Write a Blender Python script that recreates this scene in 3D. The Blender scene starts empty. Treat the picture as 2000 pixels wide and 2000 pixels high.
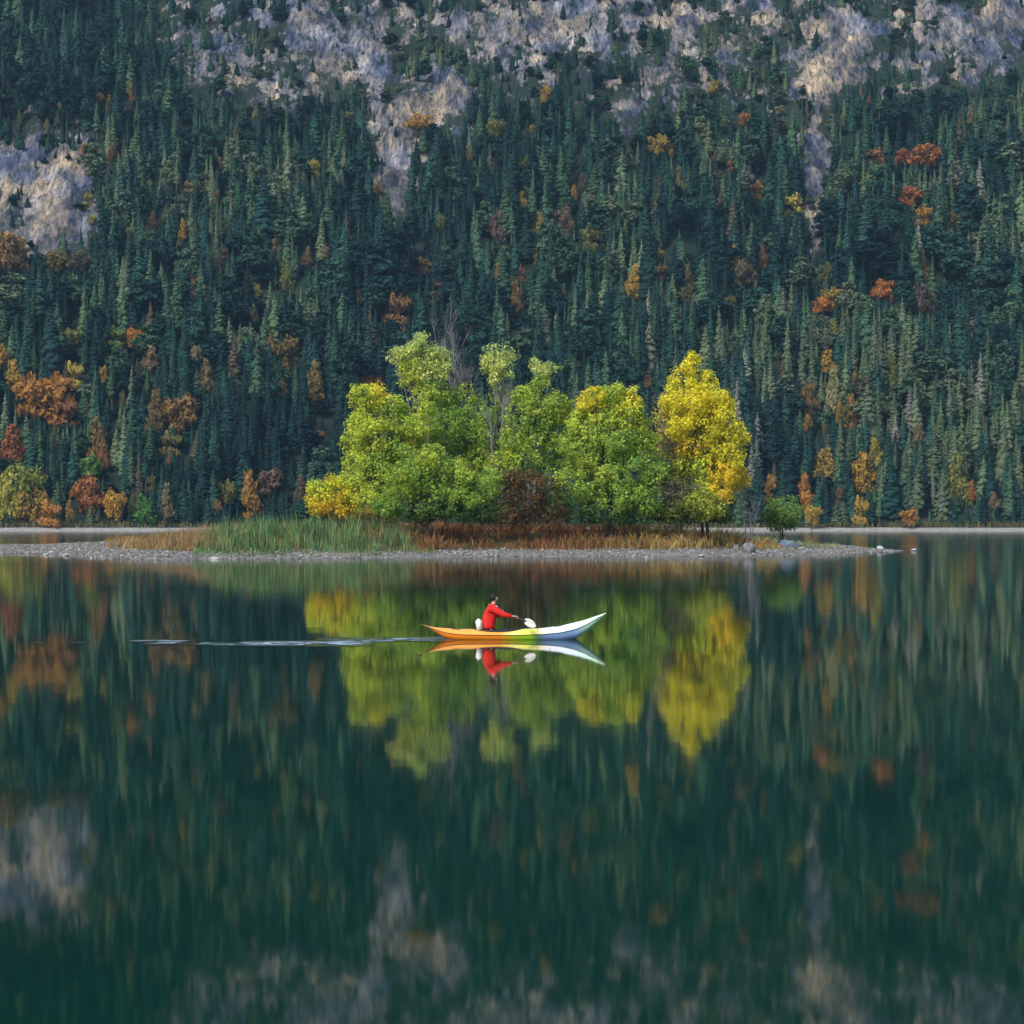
import bpy, bmesh, math, random
import numpy as np
from mathutils import Vector, Matrix

random.seed(7)
rng = np.random.default_rng(11)
R = math.radians
scene = bpy.context.scene
COL = scene.collection

# ------------------------------------------------------------------ camera
F = 4620.0            # focal length in pixels of the 2000 px photograph
HOR = 1020.0          # horizon row
CAMH = 3.0            # camera height above the water
cam_d = bpy.data.cameras.new('camera')
cam = bpy.data.objects.new('camera', cam_d)
COL.objects.link(cam)
cam.location = (0, 0, CAMH)
cam.rotation_euler = (R(90), 0, 0)
cam_d.sensor_width = 36
cam_d.lens = F / 2000 * 36
cam_d.shift_y = (HOR - 1000) / 2000
cam_d.clip_start = 0.5
cam_d.clip_end = 8000
scene.camera = cam

# ------------------------------------------------------------------ world, sun, exposure
SUN_EL, SUN_ROT = 44, 212       # sun high behind the camera, a little to the left
world = bpy.data.worlds.new('World')
scene.world = world
world.use_nodes = True
wn = world.node_tree
wn.nodes.clear()
sky = wn.nodes.new('ShaderNodeTexSky')
sky.sky_type = 'NISHITA'
sky.sun_disc = False
sky.sun_elevation = R(SUN_EL)
sky.sun_rotation = R(SUN_ROT)
sky.air_density = 1.0
sky.dust_density = 1.5
sky.ozone_density = 1.5
bg = wn.nodes.new('ShaderNodeBackground')
bg.inputs['Strength'].default_value = 0.15
wo = wn.nodes.new('ShaderNodeOutputWorld')
wn.links.new(sky.outputs[0], bg.inputs[0])
wn.links.new(bg.outputs[0], wo.inputs[0])
sun_d = bpy.data.lights.new('sun', 'SUN')
sun_d.energy = 2.4
sun_d.angle = R(24)
sun_d.color = (1.0, 0.93, 0.82)
sun = bpy.data.objects.new('sun', sun_d)
COL.objects.link(sun)
sd = Vector((math.sin(R(SUN_ROT)) * math.cos(R(SUN_EL)), math.cos(R(SUN_ROT)) * math.cos(R(SUN_EL)), math.sin(R(SUN_EL))))
sun.rotation_euler = sd.to_track_quat('Z', 'Y').to_euler()
sun.location = (0, -50, 100)
scene.view_settings.view_transform = 'Standard'
scene.view_settings.look = 'None'
scene.view_settings.gamma = 1
scene.view_settings.exposure = 0.50
scene.view_settings.use_curve_mapping = False
scene.render.engine = 'CYCLES'
scene.cycles.max_bounces = 6
scene.cycles.diffuse_bounces = 2
scene.cycles.glossy_bounces = 3
scene.cycles.transmission_bounces = 2
scene.cycles.volume_bounces = 0
scene.cycles.use_denoising = True

# ------------------------------------------------------------------ helpers
def gx(px, D): return (px - 1000.0) / F * D
def gz(py, D): return CAMH + (HOR - py) / F * D
def gD(py): return CAMH * F / (py - HOR)

def tag(o, label=None, cat=None, group=None, kind=None):
    if label: o['label'] = label
    if cat: o['category'] = cat
    if group: o['group'] = group
    if kind: o['kind'] = kind
    return o

def empty(name, loc, label, cat, group=None, rz=0.0, sc=None):
    o = bpy.data.objects.new(name, None)
    COL.objects.link(o)
    o.empty_display_size = 0.3
    o.location = loc
    o.rotation_euler = (0, 0, rz)
    if sc: o.scale = sc
    return tag(o, label, cat, group)

def mesh_np(name, verts, faces, k, mats=(), smooth=False, fcol=None, vcol=None, midx=None):
    """verts (n,3), faces (m,k) -> mesh. fcol: one colour per face, vcol: one per vertex"""
    me = bpy.data.meshes.new(name)
    verts = np.asarray(verts, np.float32); faces = np.asarray(faces, np.int32)
    n, m = len(verts), len(faces)
    me.vertices.add(n); me.vertices.foreach_set('co', verts.ravel())
    me.loops.add(m * k); me.loops.foreach_set('vertex_index', faces.ravel())
    me.polygons.add(m)
    me.polygons.foreach_set('loop_start', np.arange(0, m * k, k, dtype=np.int32))
    me.polygons.foreach_set('loop_total', np.full(m, k, np.int32))
    if smooth: me.polygons.foreach_set('use_smooth', np.ones(m, bool))
    for mt in mats: me.materials.append(mt)
    if midx is not None: me.polygons.foreach_set('material_index', np.asarray(midx, np.int32))
    me.update(calc_edges=True)
    if fcol is not None:
        a = me.attributes.new('leafcol', 'FLOAT_COLOR', 'FACE')
        c = np.ones((m, 4), np.float32); c[:, :3] = fcol
        a.data.foreach_set('color', c.ravel())
    if vcol is not None:
        a = me.attributes.new('mask', 'FLOAT', 'POINT')
        a.data.foreach_set('value', np.asarray(vcol, np.float32))
    return me

def link(name, me, parent=None):
    o = bpy.data.objects.new(name, me)
    COL.objects.link(o)
    if parent is not None: o.parent = parent
    return o

class MB:
    """collects python geometry and builds one mesh"""
    def __init__(s): s.v = []; s.f = []
    def tube(s, pts, rad, n=6, cap=True):
        pts = [Vector(p) for p in pts]
        b = len(s.v)
        for i, p in enumerate(pts):
            d = (pts[min(i + 1, len(pts) - 1)] - pts[max(i - 1, 0)])
            d = d.normalized() if d.length > 1e-9 else Vector((0, 0, 1))
            u = d.orthogonal().normalized(); w = d.cross(u)
            for j in range(n):
                a = 2 * math.pi * j / n
                s.v.append(p + (u * math.cos(a) + w * math.sin(a)) * rad[i])
        for i in range(len(pts) - 1):
            for j in range(n):
                k = (j + 1) % n
                s.f.append((b + i * n + j, b + i * n + k, b + (i + 1) * n + k, b + (i + 1) * n + j))
        if cap:
            s.f.append(tuple(b + j for j in reversed(range(n))))
            s.f.append(tuple(b + (len(pts) - 1) * n + j for j in range(n)))
    def build(s, name, mat, parent=None, smooth=False):
        me = bpy.data.meshes.new(name)
        me.from_pydata([tuple(v) for v in s.v], [], s.f)
        if mat: me.materials.append(mat)
        if smooth: me.polygons.foreach_set('use_smooth', [True] * len(me.polygons))
        me.update()
        return link(name, me, parent) if parent is not False else me

def _h(ix, iy, seed):
    h = (ix.astype(np.int64) * 374761393 + iy.astype(np.int64) * 668265263 + seed * 1442695041) & 0xffffffff
    h = ((h ^ (h >> 13)) * 1274126177) & 0xffffffff
    h = (h ^ (h >> 16)) & 0xffff
    return h / 65535.0
def vn(x, y, seed=0):
    x = np.asarray(x, float); y = np.asarray(y, float)
    ix = np.floor(x); iy = np.floor(y); fx = x - ix; fy = y - iy
    fx = fx * fx * (3 - 2 * fx); fy = fy * fy * (3 - 2 * fy)
    a = _h(ix, iy, seed); b = _h(ix + 1, iy, seed); c = _h(ix, iy + 1, seed); d = _h(ix + 1, iy + 1, seed)
    return (a * (1 - fx) + b * fx) * (1 - fy) + (c * (1 - fx) + d * fx) * fy
def fbm(x, y, seed=0, o=4):
    s = 0; a = 0.5; t = 0
    for i in range(o):
        s = s + a * vn(x * 2 ** i, y * 2 ** i, seed + i * 17); t += a; a *= 0.55
    return s / t
def ridge(x, y, seed=0, o=3):
    s = 0; a = 0.5; t = 0
    for i in range(o):
        s = s + a * (1 - abs(2 * vn(x * 2 ** i, y * 2 ** i, seed + i * 31) - 1)); t += a; a *= 0.5
    return s / t
def sstep(a, b, x):
    t = np.clip((np.asarray(x, float) - a) / (b - a), 0, 1)
    return t * t * (3 - 2 * t)

# ------------------------------------------------------------------ materials
def new_mat(name):
    m = bpy.data.materials.new(name); m.use_nodes = True
    nt = m.node_tree; b = nt.nodes['Principled BSDF']
    b.inputs['Roughness'].default_value = 0.8
    b.inputs['Specular IOR Level'].default_value = 0.2
    return m, nt, b
def N(nt, t, **kw):
    n = nt.nodes.new(t)
    for k, v in kw.items(): setattr(n, k, v)
    return n
def ramp(nt, stops, interp='LINEAR'):
    r = nt.nodes.new('ShaderNodeValToRGB'); cr = r.color_ramp; cr.interpolation = interp
    while len(cr.elements) < len(stops): cr.elements.new(0.5)
    for e, (p, c) in zip(cr.elements, stops):
        e.position = p; e.color = (*c, 1)
    return r
def noise(nt, scale, detail=4, rough=0.55, coord='Object', vec=None, mapscale=None):
    tc = nt.nodes.new('ShaderNodeTexCoord')
    src = tc.outputs[coord]
    if mapscale:
        mp = nt.nodes.new('ShaderNodeMapping'); mp.inputs['Scale'].default_value = mapscale
        nt.links.new(src, mp.inputs[0]); src = mp.outputs[0]
    n = nt.nodes.new('ShaderNodeTexNoise')
    n.inputs['Scale'].default_value = scale; n.inputs['Detail'].default_value = detail
    n.inputs['Roughness'].default_value = rough
    nt.links.new(src, n.inputs['Vector'])
    return n
def simple(name, c1, c2=None, scale=3.0, rough=0.8, spec=0.2, bump=0.0, bscale=8.0):
    m, nt, b = new_mat(name)
    b.inputs['Roughness'].default_value = rough
    b.inputs['Specular IOR Level'].default_value = spec
    if c2 is None: c2 = tuple(x * 0.6 for x in c1)
    n = noise(nt, scale)
    r = ramp(nt, [(0.3, c2), (0.7, c1)])
    nt.links.new(n.outputs['Fac'], r.inputs[0]); nt.links.new(r.outputs[0], b.inputs['Base Color'])
    if bump:
        n2 = noise(nt, bscale, 5)
        bp = nt.nodes.new('ShaderNodeBump'); bp.inputs['Strength'].default_value = bump
        nt.links.new(n2.outputs['Fac'], bp.inputs['Height']); nt.links.new(bp.outputs[0], b.inputs['Normal'])
    return m

def foliage_mat(name, attr, atype, translucent=0.0, var=0.35, nscale=0.9):
    m, nt, b = new_mat(name)
    at = N(nt, 'ShaderNodeAttribute', attribute_name=attr, attribute_type=atype)
    n = noise(nt, nscale, 3, 0.6)
    mr = nt.nodes.new('ShaderNodeMapRange')
    mr.inputs['From Min'].default_value = 0.3; mr.inputs['From Max'].default_value = 0.7
    mr.inputs['To Min'].default_value = 1 - var; mr.inputs['To Max'].default_value = 1 + var
    nt.links.new(n.outputs['Fac'], mr.inputs[0])
    vm = N(nt, 'ShaderNodeVectorMath', operation='SCALE')
    nt.links.new(at.outputs['Color'], vm.inputs[0]); nt.links.new(mr.outputs[0], vm.inputs['Scale'])
    nt.links.new(vm.outputs[0], b.inputs['Base Color'])
    b.inputs['Roughness'].default_value = 0.7
    b.inputs['Specular IOR Level'].default_value = 0.12
    if translucent:
        tr = nt.nodes.new('ShaderNodeBsdfTranslucent'); mx = nt.nodes.new('ShaderNodeMixShader')
        mx.inputs[0].default_value = translucent
        nt.links.new(vm.outputs[0], tr.inputs[0])
        nt.links.new(b.outputs[0], mx.inputs[1]); nt.links.new(tr.outputs[0], mx.inputs[2])
        nt.links.new(mx.outputs[0], nt.nodes['Material Output'].inputs[0])
    return m

M = {}
M['needles'] = foliage_mat('conifer_needles', 'tint', 'INSTANCER', 0.0, 0.35, 0.5)
M['leaves'] = foliage_mat('autumn_leaves', 'tint', 'INSTANCER', 0.25, 0.4, 0.6)
M['islandleaf'] = foliage_mat('island_leaves', 'leafcol', 'GEOMETRY', 0.42, 0.25, 1.3)
M['blades'] = foliage_mat('grass_blades', 'leafcol', 'GEOMETRY', 0.25, 0.25, 0.8)
M['bark'] = simple('bark', (0.11, 0.095, 0.085), (0.05, 0.04, 0.035), 4)
M['greybark'] = simple('grey_bark', (0.30, 0.29, 0.30), (0.17, 0.165, 0.17), 3)
M['redtwig'] = simple('brown_twigs', (0.10, 0.06, 0.035), (0.045, 0.028, 0.018), 3)
M['boulder'] = simple('boulder_stone', (0.21, 0.215, 0.235), (0.10, 0.105, 0.12), 2.5, bump=0.4, bscale=6)
M['palestone'] = simple('pale_stone', (0.50, 0.49, 0.47), (0.30, 0.295, 0.285), 2.5, bump=0.3, bscale=6)
M['bluestone'] = simple('blue_grey_stone', (0.24, 0.30, 0.40), (0.10, 0.14, 0.20), 1.5, bump=0.5, bscale=4)

def terrain_mat():
    m, nt, b = new_mat('mountain_ground')
    at = N(nt, 'ShaderNodeAttribute', attribute_name='mask', attribute_type='GEOMETRY')
    # soil, moss and scrub
    n1 = noise(nt, 0.09, 6, 0.65)
    soil = ramp(nt, [(0.3, (0.010, 0.020, 0.018)), (0.5, (0.018, 0.034, 0.024)), (0.7, (0.035, 0.048, 0.028))])
    nt.links.new(n1.outputs['Fac'], soil.inputs[0])
    # rock: grey limestone, cracked and streaked down the fall line, with tan weathering and dark blue-grey clefts painted into the colour
    n2 = noise(nt, 0.06, 8, 0.72, mapscale=(1.3, 0.5, 0.5))
    rock = ramp(nt, [(0.40, (0.03, 0.045, 0.08)), (0.48, (0.12, 0.135, 0.17)), (0.56, (0.26, 0.25, 0.24)), (0.66, (0.54, 0.49, 0.42))])
    nt.links.new(n2.outputs['Fac'], rock.inputs[0])
    n3 = noise(nt, 0.34, 8, 0.76, mapscale=(2.0, 0.5, 0.5))
    r3 = ramp(nt, [(0.38, (0.14, 0.18, 0.26)), (0.47, (0.70, 0.72, 0.78)), (0.58, (1.2, 1.15, 1.08))])
    nt.links.new(n3.outputs['Fac'], r3.inputs[0])
    m0 = N(nt, 'ShaderNodeMix', data_type='RGBA', blend_type='MULTIPLY'); m0.inputs[0].default_value = 1
    nt.links.new(rock.outputs[0], m0.inputs[6]); nt.links.new(r3.outputs[0], m0.inputs[7])
    n6 = noise(nt, 0.035, 4, 0.6)
    r6 = ramp(nt, [(0.42, (0.86, 0.93, 1.12)), (0.58, (1.18, 1.02, 0.80))])
    nt.links.new(n6.outputs['Fac'], r6.inputs[0])
    mu = N(nt, 'ShaderNodeMix', data_type='RGBA', blend_type='MULTIPLY'); mu.inputs[0].default_value = 1
    nt.links.new(m0.outputs[2], mu.inputs[6]); nt.links.new(r6.outputs[0], mu.inputs[7])
    # ragged edge between the two
    n4 = noise(nt, 0.20, 8, 0.78, mapscale=(1.3, .8, .7))
    ma = N(nt, 'ShaderNodeMath', operation='ADD'); ms = N(nt, 'ShaderNodeMath', operation='SUBTRACT')
    ms.inputs[1].default_value = 0.5
    nt.links.new(n4.outputs['Fac'], ms.inputs[0])
    mm = N(nt, 'ShaderNodeMath', operation='MULTIPLY'); mm.inputs[1].default_value = 2.2
    nt.links.new(ms.outputs[0], mm.inputs[0])
    nt.links.new(at.outputs['Fac'], ma.inputs[0]); nt.links.new(mm.outputs[0], ma.inputs[1])
    st = nt.nodes.new('ShaderNodeMapRange'); st.inputs['From Min'].default_value = 0.42; st.inputs['From Max'].default_value = 0.56
    nt.links.new(ma.outputs[0], st.inputs[0])
    mx = N(nt, 'ShaderNodeMix', data_type='RGBA')
    nt.links.new(st.outputs[0], mx.inputs[0]); nt.links.new(soil.outputs[0], mx.inputs[6]); nt.links.new(mu.outputs[2], mx.inputs[7])
    # washed gravel at the water's edge
    gm_ = nt.nodes.new('ShaderNodeMapRange'); gm_.inputs['From Min'].default_value = 1.25; gm_.inputs['From Max'].default_value = 1.36
    nt.links.new(at.outputs['Fac'], gm_.inputs[0])
    n8 = noise(nt, 0.6, 5, 0.7)
    gr_ = ramp(nt, [(0.35, (0.27, 0.26, 0.235)), (0.65, (0.46, 0.44, 0.40))]); nt.links.new(n8.outputs['Fac'], gr_.inputs[0])
    mg = N(nt, 'ShaderNodeMix', data_type='RGBA')
    nt.links.new(gm_.outputs[0], mg.inputs[0]); nt.links.new(mx.outputs[2], mg.inputs[6]); nt.links.new(gr_.outputs[0], mg.inputs[7])
    nt.links.new(mg.outputs[2], b.inputs['Base Color'])
    n5 = noise(nt, 0.5, 8, 0.7)
    bp = nt.nodes.new('ShaderNodeBump'); bp.inputs['Strength'].default_value = 0.9; bp.inputs['Distance'].default_value = 2.0
    nt.links.new(n5.outputs['Fac'], bp.inputs['Height']); nt.links.new(bp.outputs[0], b.inputs['Normal'])
    b.inputs['Roughness'].default_value = 0.95
    return m
M['terrain'] = terrain_mat()

def island_mat():
    m, nt, b = new_mat('island_ground_mix')
    at = N(nt, 'ShaderNodeAttribute', attribute_name='mask', attribute_type='GEOMETRY')
    n1 = noise(nt, 1.2, 6, 0.7)
    gr = ramp(nt, [(0.3, (0.13, 0.13, 0.12)), (0.5, (0.25, 0.245, 0.225)), (0.7, (0.40, 0.39, 0.36))])
    nt.links.new(n1.outputs['Fac'], gr.inputs[0])
    vo = nt.nodes.new('ShaderNodeTexVoronoi'); vo.inputs['Scale'].default_value = 7
    tc = nt.nodes.new('ShaderNodeTexCoord'); nt.links.new(tc.outputs['Object'], vo.inputs['Vector'])
    mu = N(nt, 'ShaderNodeMix', data_type='RGBA', blend_type='MULTIPLY'); mu.inputs[0].default_value = 0.45
    nt.links.new(gr.outputs[0], mu.inputs[6]); nt.links.new(vo.outputs['Color'], mu.inputs[7])
    n2 = noise(nt, 0.6, 5, 0.65)
    so = ramp(nt, [(0.3, (0.04, 0.04, 0.02)), (0.5, (0.09, 0.065, 0.03)), (0.7, (0.14, 0.12, 0.06))])
    nt.links.new(n2.outputs['Fac'], so.inputs[0])
    mx = N(nt, 'ShaderNodeMix', data_type='RGBA')
    nt.links.new(at.outputs['Fac'], mx.inputs[0]); nt.links.new(mu.outputs[2], mx.inputs[6]); nt.links.new(so.outputs[0], mx.inputs[7])
    nt.links.new(mx.outputs[2], b.inputs['Base Color'])
    bp = nt.nodes.new('ShaderNodeBump'); bp.inputs['Strength'].default_value = 0.6; bp.inputs['Distance'].default_value = 0.08
    nt.links.new(vo.outputs['Distance'], bp.inputs['Height']); nt.links.new(bp.outputs[0], b.inputs['Normal'])
    b.inputs['Roughness'].default_value = 0.95
    return m
M['island'] = island_mat()

def water_mat(name, rough_far, rough_near, bump, body=(0.0, 0.024, 0.014)):
    m, nt, b = new_mat(name)
    n0 = noise(nt, 0.03, 3, 0.5)
    cr = ramp(nt, [(0.3, tuple(c * 0.8 for c in body)), (0.7, tuple(c * 1.2 for c in body))])
    nt.links.new(n0.outputs['Fac'], cr.inputs[0]); nt.links.new(cr.outputs[0], b.inputs['Base Color'])
    b.inputs['IOR'].default_value = 1.333
    b.inputs['Specular IOR Level'].default_value = 0.26
    # calm near water, faintly ruffled further out, with patches of ruffled and smooth
    tc = nt.nodes.new('ShaderNodeTexCoord'); sp = nt.nodes.new('ShaderNodeSeparateXYZ')
    nt.links.new(tc.outputs['Object'], sp.inputs[0])
    mr = nt.nodes.new('ShaderNodeMapRange')
    mr.inputs['From Min'].default_value = 62; mr.inputs['From Max'].default_value = 150
    mr.inputs['To Min'].default_value = rough_near; mr.inputs['To Max'].default_value = rough_far
    nt.links.new(sp.outputs['Y'], mr.inputs[0])
    n1 = noise(nt, 0.02, 3, 0.5, mapscale=(0.5, 2.0, 1))
    m2 = nt.nodes.new('ShaderNodeMapRange'); m2.inputs['From Min'].default_value = 0.35; m2.inputs['From Max'].default_value = 0.65
    m2.inputs['To Min'].default_value = 0.8; m2.inputs['To Max'].default_value = 1.25
    nt.links.new(n1.outputs['Fac'], m2.inputs[0])
    mm = N(nt, 'ShaderNodeMath', operation='MULTIPLY')
    nt.links.new(mr.outputs[0], mm.inputs[0]); nt.links.new(m2.outputs[0], mm.inputs[1])
    nt.links.new(mm.outputs[0], b.inputs['Roughness'])
    # slow, very low swell
    n2 = noise(nt, 0.9, 2, 0.5, mapscale=(1.0, 0.35, 1))
    bp = nt.nodes.new('ShaderNodeBump'); bp.inputs['Strength'].default_value = 1.0; bp.inputs['Distance'].default_value = bump
    nt.links.new(n2.outputs['Fac'], bp.inputs['Height']); nt.links.new(bp.outputs[0], b.inputs['Normal'])
    return m
M['water'] = water_mat('lake_water', 0.060, 0.034, 0.0020)
M['wake'] = water_mat('wake_water', 0.10, 0.10, 0.004)
def sky_sheen(m):
    # pale blue diffuse colour standing in for sky reflected on the ripples
    nt = m.node_tree; b = nt.nodes['Principled BSDF']
    at = N(nt, 'ShaderNodeAttribute', attribute_name='mask', attribute_type='GEOMETRY')
    n = noise(nt, 3.0, 6, .75, mapscale=(.6, 2.2, 1)); mr = nt.nodes.new('ShaderNodeMapRange')
    mr.inputs['From Min'].default_value = .40; mr.inputs['From Max'].default_value = .62
    nt.links.new(n.outputs['Fac'], mr.inputs[0])
    mu = N(nt, 'ShaderNodeMath', operation='MULTIPLY'); nt.links.new(at.outputs['Fac'], mu.inputs[0]); nt.links.new(mr.outputs[0], mu.inputs[1])
    bs = nt.nodes.new('ShaderNodeBsdfDiffuse'); bs.inputs[0].default_value = (.50, .60, .72, 1)
    mx = nt.nodes.new('ShaderNodeMixShader'); nt.links.new(mu.outputs[0], mx.inputs[0])
    nt.links.new(b.outputs[0], mx.inputs[1]); nt.links.new(bs.outputs[0], mx.inputs[2]); nt.links.new(mx.outputs[0], nt.nodes['Material Output'].inputs[0])
sky_sheen(M['wake'])

# ------------------------------------------------------------------ mountain terrain
def shore(x):
    return 772 + 10 * (fbm(x / 90.0, x * 0 + 3.1, 5, 3) - 0.5) + 1.2 * (fbm(x / 8.0, x * 0 + 1.1, 15, 2) - 0.5)

# bare rock where the photograph shows it (photo pixels: cx, cy, rx, ry, angle, strength)
ROCK = [(60, 340, 112, 66, -10, 1.6), (62, 425, 110, 58, -8, 1.8), (60, 212, 42, 14, 35, .7),
        (320, 400, 28, 22, 0, .55), (425, 435, 18, 26, 0, .5),
        (410, 95, 95, 42, 25, .62), (470, 135, 105, 36, 15, .75), (535, 165, 50, 22, 0, .95), (560, 205, 30, 30, 0, .6),
        (612, 40, 46, 50, 0, 1.1), (640, 120, 45, 60, 0, .8), (612, 182, 32, 34, 0, .85), (590, 240, 22, 26, 0, .6), (690, 70, 40, 60, 0, .6),
        (722, 110, 36, 62, 0, 1.05), (738, 200, 28, 60, 0, .9), (772, 300, 38, 112, 4, 1.35), (820, 215, 78, 26, 12, .9),
        (868, 175, 40, 48, -10, 1.25), (780, 215, 30, 40, 0, .9), (838, 300, 46, 10, 14, 1.1), (800, 350, 24, 44, -28, .9),
        (920, 60, 75, 32, 0, .75), (985, 85, 52, 46, 0, .8), (905, 250, 28, 24, 0, .8), (1070, 40, 60, 60, -25, 1.15), (1050, 100, 24, 46, -25, 1.05),
        (1010, 150, 18, 46, -28, .7), (1140, 150, 26, 30, 0, .65), (1180, 210, 34, 16, 25, .75), (1225, 205, 40, 20, -28, .95), (1215, 250, 20, 30, 0, .6), (1310, 200, 44, 16, 25, .8),
        (1240, 50, 40, 50, 0, .7), (1340, 38, 30, 46, 0, 1.15), (1280, 140, 60, 30, -35, .75), (1350, 95, 26, 20, 0, .8), (1420, 110, 70, 26, 30, .6), (1500, 55, 50, 46, 35, .75),
        (1570, 90, 40, 80, 0, .7), (1555, 165, 24, 26, 0, .9), (1648, 55, 50, 56, -30, 1.3), (1632, 110, 36, 56, -30, 1.4), (1602, 160, 30, 40, -20, 1.4), (1590, 230, 20, 46, 5, 1.5),
        (1594, 285, 20, 44, -25, 1.4), (1590, 370, 19, 68, 0, 1.4), (1597, 460, 18, 34, 0, 1.5),
        (1755, 40, 60, 30, -30, .75), (1800, 62, 22, 16, 0, 1.1), (1805, 108, 36, 14, 0, 1.2), (1870, 50, 50, 50, 0, .85), (1920, 90, 40, 55, -30, 1.05), (1965, 35, 55, 46, -20, 1.15),
        (1750, 120, 50, 26, 0, .5), (1880, 130, 34, 20, 0, .75), (1820, 20, 60, 20, 0, .9), (1990, 90, 30, 20, 0, .7)]
def rockmask(px, py):
    px = np.asarray(px, float); py = np.asarray(py, float)
    wx = px + 26 * (fbm(px / 45., py / 45., 71, 3) - .5) * 2; wy = py + 22 * (fbm(px / 45., py / 45., 93, 3) - .5) * 2
    m = np.zeros_like(wx)
    for cx, cy, rx, ry, an, s in ROCK:
        a = R(an); dx = wx - cx; dy = wy - cy
        u = (dx * math.cos(a) + dy * math.sin(a)) / rx; v = (-dx * math.sin(a) + dy * math.cos(a)) / ry
        m = np.maximum(m, s * np.exp(-(u * u + v * v) * 0.75))
    env = sstep(330, 90, py) * sstep(210, 420, px)
    st = fbm(px / 34. + py / 60., py / 26. - px / 90., 201, 4)
    m = np.maximum(m, env * np.clip((st - 0.31) * 2.6, 0, 0.8))
    fine = fbm(px / 17. - py / 40., py / 13. + px / 50., 251, 4)
    m = m * (0.52 + .92 * fine) - 0.10 * sstep(.50, .36, fine)
    return np.clip(m, 0, 1.2)

def terrain_z(x, y):
    x = np.asarray(x, float); y = np.asarray(y, float)
    d = y - shore(x)
    bank = np.where(d < 0, d * 0.25, 0.0)
    z = bank + 1.3 * sstep(0, 9, d) + 1.0 * sstep(12, 30, d)
    s = np.clip(d - 24, 0, None)
    z = z + 0.60 * s + 0.00012 * s * s
    g = sstep(24, 160, d)
    z = z + g * (22 * (fbm(x / 120., y / 170., 1, 3) - 0.5) + 7 * (fbm(x / 35., y / 50., 2, 3) - 0.5))
    # ridge line above the top of the picture
    top = 312 + 30 * (fbm(x / 160., y * 0, 8, 3) - .5)
    z = np.where(z > top, top + (z - top) * -0.6, z)
    px = 1000 + x / y * F; py = HOR - (z - CAMH) / y * F
    rm = rockmask(px, py)
    g2 = g * np.clip(rm, 0, 1)
    z = z + g2 * (12 * (ridge(x / 26. + y / 60., y / 34., 40, 3) - .5) + 8 * (ridge(x / 7., y / 22. + x / 30., 47, 3) - .5) + 5 * (ridge(x / 20. + y / 9., y / 7., 49, 2) - .5))
    z = z + g * 1.2 * (fbm(x / 5., y / 5., 61, 2) - .5)
    return z

xs = np.concatenate([np.arange(-1500, -330, 24), np.arange(-330, 330, 1.7), np.arange(330, 1501, 24)])
ys = np.concatenate([np.arange(752, 1300, 1.8), np.arange(1300, 1700, 8), np.arange(1700, 2600, 60)])
X, Y = np.meshgrid(xs, ys)
Z = terrain_z(X, Y)
nx, ny = len(xs), len(ys)
PX = 1000 + X / Y * F; PY = HOR - (Z - CAMH) / Y * F
MASK = rockmask(PX, PY)
d = Y - shore(X)
MASK = np.maximum(MASK * sstep(30, 80, d), 1.4 * (1 - sstep(7, 11, d)))     # the gravel shore is stone as well
ii = np.arange(nx * ny).reshape(ny, nx)
fq = np.stack([ii[:-1, :-1], ii[:-1, 1:], ii[1:, 1:], ii[1:, :-1]], -1).reshape(-1, 4)
me = mesh_np('mountain_terrain', np.stack([X, Y, Z], -1).reshape(-1, 3), fq, 4, [M['terrain']], True, vcol=MASK.ravel())
tag(link('mountain_terrain', me), kind='structure')

# ------------------------------------------------------------------ lake
def grid_plane(name, x0, x1, y0, y1, z, mat):
    me = mesh_np(name, [(x0, y0, z), (x1, y0, z), (x1, y1, z), (x0, y1, z)], [(0, 1, 2, 3)], 4, [mat])
    return tag(link(name, me), kind='structure')
grid_plane('lake_water', -1500, 1500, -600, 800, 0.0, M['water'])

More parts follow.
